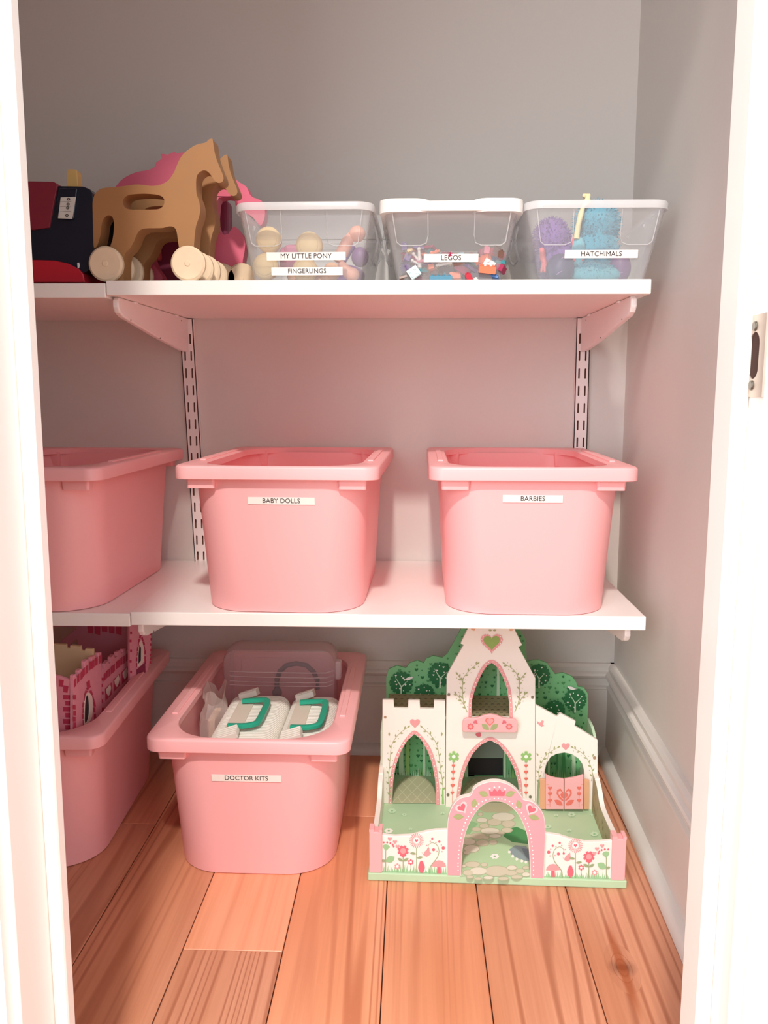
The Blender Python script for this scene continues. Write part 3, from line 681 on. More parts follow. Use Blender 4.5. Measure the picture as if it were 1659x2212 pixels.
# ------------------------------------------------------------------ red and navy toy at the left
NAVY = mat('navy_plastic', (22, 28, 44), .22); RED = mat('red_plastic', (186, 34, 52), .25); MAR = mat('maroon_plastic', (128, 36, 54), .4); YEL = mat('yellow_plastic', (226, 188, 116), .5)
o = thing('toy_machine', 'red and navy toy machine with a yellow knob at the left edge', 'toy', (-.42, -.30, TZ-.0031))
PA = front_plane(-.375, HC)
mb = MB().mat(NAVY); plate(mb, PA, [(-150,420),(-100,380),(100,376),(235,374),(430,378),(470,394),(490,420),(494,480),(494,640),(502,780),(490,850),(470,930),(430,952),(-150,900)], [], .13, 0, 0); put('machine_body', mb, o, .008, 35, seg=4)
PA2 = PA.off(.006)
mb = MB().mat(RED); plate(mb, PA2, [(-160,872),(120,864),(240,868),(330,888),(400,925),(430,960),(440,1012),(-160,1012)], [], .14, 0, 0); mb.v = [(x, y, max(z, TZ-.0028)) for x, y, z in mb.v]; put('machine_foot', mb, o, .006, 35, seg=3)
mb = MB().mat(MAR); plate(mb, PA.off(.004), [(-160,345),(75,342),(232,345),(250,356),(256,372),(202,650),(100,664),(-160,664)], [], .12, 0, 0); put('side_panel', mb, o, .005, 35)
mb = MB().mat(NAVY); plate(mb, PA.off(.005), [(262,385),(390,388),(368,592),(245,592)], [], .008, 0, 0); g_ = put('gauge_frame', mb, o, .002)
mb = MB().mat(mat('gauge_white', (206, 206, 200), .4)); plate(mb, PA.off(.0065), [(280,450),(380,446),(356,592),(262,588)], [], .001, 0, 0); put('gauge_face', mb, g_)
ar = Art(PA.off(.0066))
for v in (462, 495, 520, 570): ar.ell(333-(v-460)*.1, v, 11, 9, INK); ar.ell(333-(v-460)*.1, v, 5, 4, mat('gauge_white', (206, 206, 200)))
for v in (480, 512, 545): ar.line([(275, v), (350, v-3)], 2, mat('gauge_grey', (130, 130, 128), .5))
put('gauge_mark', ar.mb, g_)
mb = MB().mat(YEL); plate(mb, PA.off(-.045), [(318,378),(318,300),(322,266),(350,262),(383,266),(390,300),(395,378)], [], .018, 0, 0); k_ = put('knob', mb, o, .003); k_['label'] = 'yellow wooden knob'
mb = MB().mat(mat('chrome_dot', (230, 230, 230), .2)); plate(mb, PA.off(.0004), [(390,884),(402,882),(406,902),(402,920),(392,918)], [], .001); put('rivet', mb, o)

# ------------------------------------------------------------------ contents of the doctor bin
CASE = mat('white_case_plastic', (240, 236, 228), .4); BAND = mat('cream_case_band', (226, 216, 202), .45); TEALP = mat('teal_handle_plastic', (36, 168, 138), .35)
def case(label, xc, w, y0, y1, ztop, tilt, rc_=.020):
    o = thing('toy_case', label, 'toy case', (xc, (y0+y1)/2, ztop), 0, 'white toy doctor cases')
    o.rotation_euler = (math.radians(tilt), 0, 0)
    L = y1-y0; h = .075
    mb = MB().mat(CASE); n = int(L/.0062); loops = []
    for i in range(n+1):
        for a, g in ((0, .0028), (.12, .0028), (.3, 0), (.85, 0)):
            y = -L/2+(i+a)*L/(n+1); e = min(1, (min(i+a, n+1-i-a))/2.2); g2 = g+.008*(1-e)**2
            loops.append([(p[0], y, p[1]-h/2) for p in [(q[0], q[1]) for q in rr(w-2*g2, h-2*g2, rc_, 0, n=6)]])
    loops = [list(reversed(l)) for l in loops]
    mb.loft(loops); put('case_shell', mb, o, world=False, smooth=25)
    mb = MB().mat(BAND).box((-.031, -L/2+.012, -.004), (-.004, L/2-.012, .0015)); b_ = put('case_band', mb, o, .0015, world=False)
    for s in (-1, 1):
        y = s*L*(.405 if s > 0 else .375)
        M_ = Matrix.Translation((-.018, y, .0075)) @ Matrix.Rotation(math.radians(-18), 4, 'Y') @ Matrix.Rotation(math.radians(-12*s), 4, 'X')
        mb = MB().mat(CASE).box((-.016, -.011, -.0065), (.016, .011, .0035), M_)
        for k in range(4): mb.box((-.016, -.010+k*.0055, .0035), (.016, -.0065+k*.0055, .0055), M_)
        put('latch', mb, b_, .001, world=False)
    yh = L*.26
    pts = [(-.012, yh, .006), (.014, yh, .009), (.026, yh-.004, .010), (.033, yh-.014, .010), (.034, 0, .010), (.032, -yh+.014, .010), (.022, -yh+.002, .010), (.010, -yh-.002, .008), (-.012, -yh-.002, .004)]
    mb = MB().mat(TEALP); loops = []
    N = len(pts)
    sm = smoothp([(p[0], p[1]) for p in pts], 4, False); zs = [.006+.004*min(1, i/8) for i in range(len(sm))]
    for i, p in enumerate(sm):
        a = Vector(sm[max(i-1, 0)]); b = Vector(sm[min(i+1, len(sm)-1)]); t = (b-a).normalized(); nn = Vector((-t.y, t.x))
        hw, hh = .0052, .0036
        loops.append([(p[0]-.011+nn.x*c*hw, p[1]+nn.y*c*hw, zs[i]+d*hh) for c, d in ((-1, -.6), (-.6, -1), (.6, -1), (1, -.6), (1, .6), (.6, 1), (-.6, 1), (-1, .6))])
    mb.loft(loops); h_ = put('handle', mb, o, world=False, smooth=40); h_['label'] = 'teal handle'
case('white ribbed toy case at the left of the doctor kits bin', -.1345, .106, -.424, -.203, .190, 0)
case('white ribbed toy case at the right of the doctor kits bin', -.0365, .088, -.424, -.203, .189, 0)
# clear lidded tub standing behind the cases
TUB = clear_mat('clear_tub_plastic', (222, 190, 194), .26, .25)
o = thing('clear_tub', 'clear plastic tub standing on end behind the white cases', 'tub', (-.106, -.165, .02))
def tubl(w, h, y): return [(p[0], y, p[1]) for p in reversed(rr(w, h, .022, 0, 0, 0, 6))]
mb = MB().mat(TUB); w, h, cz = .2, .245, .2455-.1225
def tb(w_, h_, y): return [(p[0], y, p[1]+cz) for p in reversed(rr(w_, h_, .024, 0, n=6))]
mb.loft([tb(w-.012, h-.012, -.022), tb(w-.004, h-.004, -.020), tb(w, h, -.014), tb(w, h, .03), tb(w-.01, h-.01, .045), tb(w-.012, h-.012, .045), tb(w-.004, h-.004, .03)], True, True)
put('tub_wall', mb, o, world=False, smooth=40)
mb = MB().mat(clear_mat('clear_tub_rim', (232, 206, 208), .45, .3))
for z, r_ in ((.205, .0011), (.196, .0009), (.187, .0009), (.180, .0009)): mb.tube([(-.088, -.0225, z), (-.05, -.024, z-.0008), (.05, -.024, z-.0015), (.085, -.023, z-.0012), (.096, -.015, z+.001)], r_, 6)
put('rim_groove', mb, o, world=False, smooth=60)
mb = MB().mat(clear_mat('clear_tub_rim', (232, 206, 208), .45, .3)).box((.0965, -.014, .187), (.110, .006, .222)); put('tub_latch', mb, o, .004, world=False)
DARK = mat('dark_grey_rubber', (66, 52, 62), .5); DPU = mat('dark_plum_plastic', (52, 18, 38), .4)
o = thing('toy_stethoscope', 'dark arched toy stethoscope seen through the clear tub', 'toy', (-.080, -.150, .135))
put('ear_tube', MB().mat(DARK).tube([(-.036, 0, .045), (-.036, 0, .062), (-.030, 0, .078), (-.018, 0, .089), (0, 0, .093), (.018, 0, .090), (.031, 0, .078), (.038, 0, .062), (.038, 0, .045)], .0046, 8), o, world=False, smooth=60)
put('chest_piece', MB().mat(DARK).disc((-.036, -.004, .038), .009, .008, (0, 1, 0), 16, .002), o, world=False, smooth=60)
o = thing('plum_toy', 'dark plum hooked toy piece against the right side of the doctor bin', 'toy', (.006, -.26, .10))
mb = MB().mat(DPU); pl_ = Plane((.006, -.26, 0), EX, EZ)
plate2(mb, pl_, smoothp([(-.012, .122), (-.006, .128), (.0, .138), (.006, .132), (.008, .115), (.007, .09), (.006, .075), (-.003, .075), (-.002, .09), (-.001, .10), (-.004, .112), (-.012, .112)], 3), [], .03); put('hook_body', mb, o, .001)
PLM = mat('magenta_toy', (150, 50, 90), .45)
o = thing('magenta_toy', 'magenta toy panel between the right case and bin wall', 'toy', (-.0, -.30, .06)); put('toy_panel', MB().mat(PLM).box((.004, -.36, .09), (.010, -.20, .178)), o, .002)
# crumpled clear bag
BAG = clear_mat('clear_bag_film', (226, 210, 204), .35, .2)
o = thing('plastic_bag', 'crumpled clear plastic bag at the left of the doctor bin', 'bag', (-.2035, -.26, .10))
rg = random.Random(3); mb = MB().mat(BAG); loops = []
for j in range(9):
    z = -.03+.0195*j; rr_ = [.017, .022, .0245, .026, .026, .024, .020, .015, .017][j]; z *= .93
    loops.append([(rr_*math.cos(a)*(1+rg.uniform(-.22, .22)), rr_*1.8*math.sin(a)*(1+rg.uniform(-.2, .2)), z+rg.uniform(-.003, .003)+(.012*math.sin(3*a) if j == 8 else 0)) for a in [2*PI*k/16 for k in range(16)]])
mb.loft(loops, True, False); put('bag_film', mb, o, world=False)
mb = MB().mat(mat('beige_card', (222, 186, 160), .6)).box((-.007, -.028, -.03), (.005, .028, .075)); put('bag_card', mb, o, .002, world=False)

# ------------------------------------------------------------------ pink toy castle standing in the left floor bin
CPK = mat('castle_pink_board', (226, 150, 166), .55, noise=.06, sc=120); CCR = mat('castle_raw_board', (214, 190, 150), .6, noise=.05, sc=50)
BRK = mat('castle_print_magenta', (188, 56, 88), .5); CWH = mat('castle_print_white', (232, 216, 206), .5); BLK = mat('dark_window', (40, 30, 34), .7)
pc = thing('toy_castle', 'pink toy castle with magenta brick print in the left floor bin', 'toy castle', (-.40, -.28, .012))
LC = (100, 1340, .18083)
PS = Plane((-.372, 0, 0), (0, 1, 0), EZ, LC)          # long side wall, faces +X
def wallplate(name, pl, outer, holes, t=.006, m=CPK, sm=0, bev=.0006):
    mb = MB().mat(m)
    O = [pl.uv(*p) for p in outer]; O = [(a, max(b, .10)) for a, b in O]
    H = [smoothp([pl.uv(*p) for p in h], 3) for h in holes]
    plate2(mb, pl, O, H, t); return put(name, mb, pc, bev)
fw1 = wallplate('front_tower_wall', PS, [(330,870),(326,660),(350,640),(352,690),(392,655),(390,600),(425,575),(430,600),(462,575),(460,490),(500,460),(510,510),(545,485),(545,440),(585,415),(592,450),(620,440),(625,385),(660,380),(664,1200),(330,1330)], [[(465,1230),(462,1100),(470,960),(488,880),(505,960),(512,1060),(505,1160)]])
ar = Art(PS)
def bricks(path, w, h, n, ang, m=BRK):
    P = smoothp(path, 8, False); tot = sum((Vector(P[i+1])-Vector(P[i])).length for i in range(len(P)-1)); st = tot/n; acc = st/2; k = 0
    for i in range(1, len(P)):
        d = (Vector(P[i])-Vector(P[i-1])); acc += d.length
        if acc >= st:
            acc -= st; k += 1; t = d.normalized(); nn = Vector((-t.y, t.x)) if ang is None else Vector(ang)
            c = Vector(P[i])+nn*((k % 2)*6); a = t*st*.42; b = nn*h/2
            ar.poly([tuple(c-a-b), tuple(c+a-b), tuple(c+a+b), tuple(c-a+b)], m)
bricks([(325, 760), (420, 650), (520, 545), (655, 450)], 30, 95, 9, (0, 1))
bricks([(330, 880), (332, 1340)], 0, 34, 7, (1, 0))
bricks([(440, 1270), (436, 1100), (455, 930), (498, 800), (540, 880), (572, 1000), (578, 1180)], 0, 26, 12, None)
ar.poly([(475, 740), (515, 712), (522, 790), (490, 830)], BRK); ar.done('printed_brick', pc)
wf_ = MB().mat(CWH); PSo = PS.off(.0012)
plate(wf_, PSo, [(458,1270),(456,1100),(466,950),(492,860),(545,900),(556,1000),(548,1150),(500,1230)], [[(468,1220),(466,1100),(475,960),(490,890),(512,960),(520,1060),(510,1150)]], .002, 0, 2); put('window_frame', wf_, pc)
wf_ = MB().mat(BLK); plate(wf_, PS.off(.0016), [(466,1225),(464,1090),(472,960),(488,895),(503,960),(508,1060),(500,1160)], [], .001, 0, 2); put('window_dark', wf_, pc)
# recessed middle wall with diamond windows
PS2 = PS.off(-.003)
wallplate('middle_wall', PS2, [(668,620),(666,570),(700,575),(705,520),(742,475),(750,520),(772,500),(775,440),(812,405),(820,450),(850,430),(848,375),(885,355),(892,400),(918,385),(915,345),(950,335),(955,370),(1000,360),(1000,1000),(668,1300)], [])
ar = Art(PS2.off(.0))
bricks([(675, 690), (780, 590), (880, 500), (1000, 410)], 30, 90, 11, (0, 1))
bricks([(664, 650), (668, 1280)], 0, 22, 14, (1, 0))
for (u, v) in ((738, 840), (838, 730), (935, 640)):
    ar.poly([(u-40, v-20), (u+40, v-100), (u+40, v+45), (u-35, v+125)], BRK)
    ar.poly([(u-28, v-10), (u+22, v-80), (u+34, v-30), (u+22, v+30), (u+2, v+72), (u-22, v+30)], CWH)
mg = mat('castle_print_dark', (140, 50, 80), .5)
ar.poly([(740, 1200), (735, 1050), (770, 1000), (795, 1060), (800, 1150)], mg); ar.poly([(880, 1080), (885, 880), (925, 850), (930, 1000)], mg)
ar.done('printed_brick', pc)
# far tower, turned towards the door
PT = Plane((-.360, -.215, 0), Vector((.55, .83, 0)), EZ, LC)
wallplate('rear_tower_wall', PT, [(1000,1000),(995,60),(1000,-60),(1250,-60),(1255,300),(1240,480),(1200,660),(1080,780)], [], .006)
ar = Art(PT)
bricks([(1005, 80), (1005, 900)], 0, 24, 22, (1, 0)); bricks([(1250, 80), (1240, 500)], 0, 20, 12, (1, 0))
bricks([(1075, 560), (1085, 400), (1105, 260), (1125, 150), (1160, 260), (1180, 400), (1180, 520)], 0, 22, 14, None)
ar.poly([(1085,560),(1088,420),(1110,260),(1135,230),(1165,330),(1168,480),(1130,540)], CWH)
ar.poly([(1098,520),(1100,400),(1112,290),(1130,330),(1128,480)], BLK); ar.poly([(1075,590),(1180,500),(1185,640),(1080,760)], mg)
ar.done('printed_brick', pc)
# front face of the front tower, back walls and the arch
PFc = Plane((0, -.432, 0), EX, EZ, LC)
wallplate('front_face', PFc, [(328,880),(328,700),(290,710),(250,706),(150,670),(-150,600),(-150,1500),(340,1500)], [])
ar = Art(PFc)
for k, v in enumerate(range(890, 1380, 72)): ar.poly([(200+(k % 2)*28, v), (322, v+2), (322, v+56), (202+(k % 2)*28, v+54)], BRK)
for k, u in enumerate((150, 205)): ar.poly([(u, 705+k*70), (u+62, 715+k*72), (u+50, 795+k*70), (u, 790+k*66)], BRK)
ar.done('printed_brick', pc)
PBc = Plane((0, -.345, 0), EX, EZ, LC)
wallplate('raw_inner_wall', PBc, [(-200,250),(120,285),(235,290),(240,335),(280,335),(285,300),(410,310),(415,360),(455,365),(465,340),(560,345),(560,350),(560,520),(560,1300),(-200,1300)], [], .006, CCR)
PBd = Plane((0, -.16, 0), EX, EZ, LC)
wallplate('rear_wall', PBd, [(0,-60),(1010,-60),(1010,900),(200,900),(150,300),(180,240),(330,120),(380,80),(0,80)], [[(290,300),(330,250),(370,232),(375,290),(350,310)]], .006, mat('castle_mauve_board', (196, 130, 148), .6))
ar = Art(PBd)
for u in range(490, 910, 85): ar.poly([(u, 60), (u+72, 60), (u+70, 140+(u % 3)*18), (u+6, 132+(u % 3)*14)], BRK)
ar.done('printed_brick', pc)
put('castle_base', MB().mat(CPK).box((-.50, -.38, .012), (-.385, -.18, .112)), pc, .002)
#CASTLE
# ------------------------------------------------------------------ white and green toy castle on the floor
CC = (780, 1340, .36166)
ca = math.radians(-1.2); CE1 = Vector((math.cos(ca), math.sin(ca), 0)); CE2 = Vector((-math.sin(ca), math.cos(ca), 0))
C0 = Vector((.0661, -.4622, 0)); BT = .0125
def cpl(depth, crop=CC): return Plane(C0+CE2*depth, CE1, EZ, crop)
CW = mat('castle_white_board', (243, 236, 228), .45); CG = mat('castle_base_green', (182, 212, 174), .5, noise=.04, sc=30)
CPI = mat('castle_pink_paint', (242, 178, 180), .45); FG = mat('forest_green_print', (122, 192, 134), .55, noise=.12, sc=18)
DGN = mat('dark_green_print', (30, 112, 62), .55); LGN = mat('pale_green_print', (200, 228, 196), .55); OLV = mat('olive_leaf_print', (164, 170, 122), .55)
MGN = mat('mid_green_print', (70, 146, 86), .55); SAL = mat('salmon_print', (232, 116, 104), .5); ROSE = mat('rose_print', (228, 158, 160), .5); DROSE = mat('deep_rose_print', (216, 108, 122), .5)
CWP = mat('white_print', (250, 246, 240), .5); APG = mat('apple_green_print', (150, 196, 118), .5); HGN = mat('heart_green', (140, 170, 88), .5); THA = mat('thatch_brown', (160, 148, 116), .6, noise=.08, sc=60)
THD = mat('thatch_dark', (92, 86, 66), .6); TIL = mat('tile_beige_print', (196, 192, 158), .55); TLL = mat('tile_line_print', (216, 214, 180), .55); STN = mat('stone_print', (214, 208, 184), .55); STD = mat('stone_shade_print', (186, 190, 158), .55)
PND = mat('pond_print', (140, 160, 164), .5); PND2 = mat('pond_dark_print', (112, 130, 142), .5); GRS = mat('grass_print', (150, 196, 146), .55); WOD = mat('raw_orange_wood', (226, 170, 132), .55, noise=.05); STM = mat('sage_stem_print', (150, 168, 128), .5)
tc = thing('toy_castle', 'white toy castle with pink arches and green forest board on the floor', 'toy castle', (C0.x+.19, C0.y+.18, .0003))
CB = Plane((0, 0, BT), EX, Vector((0, 1, 0)), CC)      # top of the base
def cbox(mb, x0, x1, d0, d1, z0, z1):
    M_ = Matrix.Translation(C0) @ Matrix.Rotation(ca, 4, 'Z'); mb.box((x0, d0, z0), (x1, d1, z1), M_)
bs = MB().mat(CG); cbox(bs, 0, .3775, -.001, .345, .0003, BT); put('base_board', bs, tc, .0015)
# base print
a = Art(CB)
rc = random.Random(5)
a.poly([(590,1090),(900,1090),(1000,1200),(1010,1300),(1000,1530),(590,1530),(600,1350),(650,1220)], mat('lawn_print', (182, 214, 170), .5))
a.poly([(860,1250),(930,1235),(1010,1270),(1010,1340),(900,1325),(850,1290)], MGN); a.poly([(600,1250),(660,1200),(700,1215),(660,1260),(640,1290),(600,1300)], GRS)
a.poly([(885,1370),(920,1345),(985,1350),(1012,1380),(1012,1440),(985,1440),(930,1420),(895,1400)], PND); a.poly([(955,1358),(1012,1372),(1012,1438),(985,1415)], PND2)
for u, v in ((885,1385),(905,1410),(930,1428),(960,1440),(985,1446)): a.flower(u, v, 9, 5, CWP)
a.poly([(700,1130),(760,1090),(860,1090),(930,1130),(860,1150),(740,1150)], TIL)
stones = [(850,1175,66,24),(797,1207,40,20),(880,1217,38,20),(722,1195,30,14),(735,1230,26,13),(712,1160,14,9),(770,1260,55,18),(870,1255,30,14),(700,1290,44,17),(640,1325,42,18),(725,1332,38,17),(788,1328,24,14),(660,1366,44,22),(690,1250,26,11),(640,1290,20,9),(800,1290,34,11),(835,1272,20,9),(745,1300,18,8),(630,1390,18,10),
          (810,1500,72,30),(665,1460,44,16),(700,1500,50,22),(640,1510,30,16),(735,1462,18,10),(900,1480,28,13),(895,1512,34,14),(950,1500,26,12),(985,1520,22,12),(930,1535,32,10),(850,1545,30,9),(760,1540,28,9),(700,1545,20,7),(650,1535,18,8),(612,1470,12,8),(985,1480,18,9)]
for i, (u, v, rx, ry) in enumerate(stones): a.ell(u, v, rx+6, ry+4, STD)
for i, (u, v, rx, ry) in enumerate(stones): a.ell(u, v, rx, ry, STN if i % 3 else mat('stone_pale_print', (230, 226, 208), .5))
for u, v, r in ((185,1140,24),(258,1163,14),(487,1155,13),(295,1250,13),(165,1260,26),(798,1412,26),(1257,1163,24),(1165,1167,13),(1115,1235,22),(1243,1258,14),(1393,1280,24),(1380,1165,10)):
    for k in range(6): a.ell(u+r*.62*math.cos(k*PI/3), v+r*.36*math.sin(k*PI/3), r*.40, r*.26, LGN if r != 26 else CWP)
    a.ell(u, v, r*.3, r*.2, GRS)
for (u0, u1, v0, v1, cx) in ((190, 448, 935, 1096, 318), (600, 900, 935, 1090, 750)):   # tiled porch floors
    a.poly([(u0, v1), (u0+8, v0+80), (u0+28, v0+35), (cx-55, v0), (cx+55, v0), (u1-28, v0+35), (u1-8, v0+80), (u1, v1)], TIL)
    for k in range(6):
        u = u0-70+k*(u1-u0)/4.2
        for s in (-1, 1):
            p, q = (u, v1), (u+s*150, v0+8)
            q = (max(u0+30, min(u1-30, q[0])), v0+8+ (0 if u0+30 < q[0] < u1-30 else abs(q[0]-max(u0+30, min(u1-30, q[0])))*.9))
            p = (max(u0+2, min(u1-2, p[0])), v1-2- (0 if u0 < p[0] < u1 else abs(p[0]-max(u0, min(u1, p[0])))*.9))
            if q[1] < p[1]: a.line([p, q], 4, TLL)
a.done('base_print', tc)
# forest board
PF = cpl(.3255)
mb = MB().mat(FG)
FO = [(150,1120),(150,340),(165,292),(215,271),(268,286),(290,256),(335,240),(374,256),(388,230),(430,212),(486,224),(515,200),(560,120),(625,0),(700,-40),(860,-40),(930,20),(985,120),(990,250),(1020,240),(1062,238),(1108,255),(1138,296),(1158,322),(1206,314),(1256,333),(1284,368),(1292,396),(1330,402),(1354,438),(1356,520),(1352,600),(1362,720),(1370,1120)]
O = [PF.uv(*p) for p in FO]; O = [(x, max(z, BT)) for x, z in O]
O[0] = (O[0][0], BT); O[-1] = (O[-1][0], BT)
hole = [PF.uv(*p) for p in [(640,822),(848,822),(848,932),(640,932)]]
plate2(mb, PF, O, [hole], .006); put('forest_board', mb, tc, .001)
mb = MB().mat(mat('grey_panel_print', (128, 138, 130), .6)); plate(mb, PF.off(.001), [(638,700),(850,700),(850,820),(638,820)], [], .0008); put('grey_panel', mb, tc)
mb = MB().mat(mat('chalkboard_black', (44, 38, 40), .8)); plate(mb, PF.off(-.0065), [(620,800),(870,800),(870,960),(620,960)], [], .003); put('dark_doorway_panel', mb, tc)  # black sheet painting in the darkness behind the doorway opening
a = Art(PF)
def tree(u, v, r, trunk=True, m=LGN, seed=1):
    a.flower(u, v, r, 18, DGN, depth=.12)
    if trunk:
        a.line([(u, v+r*1.15), (u, v+r*.25)], r*.16, m, r*.10); a.line([(u, v+r*.3), (u-r*.5, v-r*.5)], r*.11, m, 1.5); a.line([(u, v+r*.35), (u+r*.55, v-r*.2)], r*.11, m, 1.5)
    q = random.Random(seed)
    for k in range(11):
        th = 2*PI*k/11+q.uniform(-.2, .2); rr2 = r*q.uniform(.35, .78); (a.heart if k % 2 else a.ell)(*((u+rr2*math.cos(th), v+rr2*math.sin(th), r*.17, CWP) if k % 2 else (u+rr2*math.cos(th), v+rr2*math.sin(th), r*.05, r*.05, CWP)))
hs_ = [(u, v) for u in range(180, 1345, 38) for v in range(60, 930, 34)]
def inside(u, v):
    # inside the board outline with margin
    c = False; n = len(FO)
    for i in range(n):
        (x1, y1), (x2, y2) = FO[i], FO[(i+1) % n]
        if (y1 > v) != (y2 > v) and u < (x2-x1)*(v-y1)/(y2-y1)+x1: c = not c
    return c
for i, (u, v) in enumerate(hs_):
    u += rc.uniform(-12, 12); v += rc.uniform(-10, 10)
    if 625 < u < 865 and 680 < v < 945: continue
    if all(inside(u+du, v+dv) for du, dv in ((16, 0), (-16, 0), (0, 16), (0, -16))):
        if i % 3 == 0: a.heart(u, v, rc.uniform(18, 26), MGN if rc.random() < .35 else DGN)
        else: a.ell(u, v, *(2*[rc.uniform(3, 7)]), MGN if rc.random() < .6 else DGN)
tree(240, 372, 70, seed=2); tree(472, 320, 72, seed=3); tree(378, 440, 62, False, seed=4); tree(1062, 325, 66, seed=5); tree(1277, 470, 68, seed=6); tree(1155, 535, 62, False, seed=7)
for (u, v, s) in ((285, 345, 1), (1255, 402, -1)):
    a.ell(u, v, 20, 9, CWP, -.3*s); a.poly([(u-s*14, v), (u-s*34, v+4), (u-s*12, v+8)], CWP); a.ell(u+s*18, v-7, 6, 5, CWP)
for (u, w_, m) in ((240, 30, LGN), (277, 24, APG), (377, 18, LGN), (620, 30, LGN), (858, 12, LGN), (1120, 14, LGN), (1208, 22, MGN), (1268, 26, LGN), (818, 20, LGN), (905, 26, MGN), (1170, 10, MGN)):
    v1 = 935 if u != 818 else 500; v0 = 690 if u != 818 else 250
    a.poly([(u-w_/2, v1), (u-w_*.38, v0+60), (u-w_*.34, v0), (u+w_*.34, v0), (u+w_*.38, v0+60), (u+w_/2, v1)], m)
for (u0, u1, m) in ((195, 440, LGN), (600, 640, LGN), (865, 930, GRS), (1100, 1330, GRS)):
    u = u0
    while u < u1: h = rc.uniform(28, 68); a.poly([(u, 936), (u+rc.uniform(-5, 5)+4, 936-h), (u+9, 936)], m if rc.random() < .6 else APG); u += rc.uniform(8, 13)
a.done('forest_print', tc)
# upper deck
mb = MB().mat(THA); cbox(mb, .0155, .272, .214, .3195, .166, .171); dk = put('upper_deck', mb, tc, .0005)
CD = Plane((0, 0, .171), EX, Vector((0, 1, 0)), CC); a = Art(CD)
for v in range(452, 590, 17):
    for u in range(190+(v % 2)*18, 900, 36):
        q = CD.uv(u, v); d = (Vector((q[0], q[1], 0))-Vector((C0.x, C0.y, 0))); dd = d.dot(CE2); xx = d.dot(CE1)
        if .218 < dd < .316 and .020 < xx < .262: a.line([(u-8, v), (u, v-2.5), (u+8, v)], 2.4, THD)
a.done('deck_print', tc)
# side boards
for nm, x in (('side_board', .0080), ('side_board', .3690)):
    Pn = Plane(C0+CE1*x, CE2, EZ)       # e1 = depth
    pr_ = [(.004, BT), (.004, .0705), (.030, .0610), (.060, .0565), (.100, .0540), (.138, .0540), (.154, .0600), (.170, .0710), (.188, .0765), (.204, .0790), (.323, .0790), (.323, BT)]
    mb = MB().mat(CW); plate2(mb, Pn, [pr_[0]]+smoothp(pr_[1:11], 4, False)+[pr_[-1]], [], .0075, .00375); sb = put(nm, mb, tc, .0012)
    mb = MB().mat(LGN); plate2(mb, Pn, [(.222, .0795), (.284, .0795), (.284, .146), (.246, .146), (.222, .139)], [], .005, .0025); put('side_screen', mb, tc, .0008)
    if x > .1:   # woodgrain print on the inner face
        Pi = Plane(C0+CE1*(x-.00375), -CE2, EZ); ai = Art(Pi)
        gb = mat('bark_print', (176, 168, 132), .55); ai.mb.mat(gb)
        plate2(ai.mb, Pi, [(-.006, BT+.001)]+[(-q[0], q[1]-.0015) for q in smoothp(pr_[1:10], 4, False) if q[0] > .006]+[(-.203, BT+.001)], [], 0, .0004)
        gd = mat('bark_dark_print', (150, 134, 96), .55); ai.mb.mat(gd)
        for k in range(46):
            d_ = rc.uniform(.01, .195); zt_ = .052+(.02 if d_ > .165 else 0); z_ = rc.uniform(.016, max(.02, zt_-.012)); h_ = rc.uniform(.005, .013); w_ = rc.uniform(.0008, .0020)
            plate2(ai.mb, Pi, [(-d_-w_, z_), (-d_, z_-h_*.5 if z_-h_*.5 > BT+.001 else BT+.001), (-d_+w_, z_), (-d_, min(z_+h_*.5, zt_-.004))], [], 0, .0005)
        put('bark_print', ai.mb, sb)
# green board end seen above the right side board
# facade
PFA = cpl(.2125); PTW = cpl(.2065); PRW = cpl(.2115)
def arch_(pts): return [tuple(p) for p in pts]
def facade(name, pl, outer, holes, t=.0075):
    mb = MB().mat(CW); O = [pl.uv(*p) for p in outer]; O = [(x, BT if z < BT+.004 else z) for x, z in O]
    H = []
    for h in holes:
        q = [pl.uv(*p) for p in h]; H.append(q)
    # a hole that reaches the floor is cut into the outline instead
    keep = []
    for q in H:
        if min(z for _, z in q) < BT+.004:
            q = sorted_path = q if q[0][0] < q[-1][0] else q[::-1]
            q[0] = (q[0][0], BT); q[-1] = (q[-1][0], BT)
            i = [k for k in range(len(O)) if O[k][1] == BT]
            # insert along the bottom edge: outline must run right-bottom -> left-bottom
            O = O[:]+[(q[-1][0], BT)]+q[::-1][1:-1]+[(q[0][0], BT)]
        else: keep.append(q)
    plate2(mb, pl, O, keep, t); return put(name, mb, tc, .0008)
LI = [(187,1120),(187,1050),(191,970),(205,880),(235,790),(275,720),(318,680),(357,712),(395,775),(425,860),(443,960),(447,1050),(447,1120)]
LOu = [(163,1120),(165,1050),(170,960),(187,872),(215,790),(262,710),(318,658),(375,705),(420,772),(448,860),(464,960),(470,1050),(472,1120)]
def yfix(pl, pts, zmin=BT+.0005):
    """clip traced points to the base"""
    out = []
    for p in pts:
        x, z = pl.uv(*p)
        out.append(p)
    return out
facade('left_wing', PFA, [(126,1130),(128,475),(195,475),(197,524),(280,526),(282,477),(350,478),(353,528),(434,530),(436,478),(503,480),(503,1130)], [LI])
TWI = [(588,1150),(592,1050),(604,960),(627,880),(665,800),(715,745),(770,717),(825,745),(875,810),(915,890),(938,970),(946,1050),(948,1150)]
WIN = [(660,582),(660,520),(664,470),(685,400),(720,320),(752,272),(780,254),(812,278),(845,335),(872,410),(884,490),(887,582)]
facade('tower_front', PTW, [(505,1150),(507,700),(511,330),(560,238),(613,147),(594,140),(640,44),(672,-18),(700,-40),(860,-40),(886,-10),(920,60),(962,148),(940,160),(990,252),(1041,346),(1040,700),(1041,1150)], [TWI, WIN])
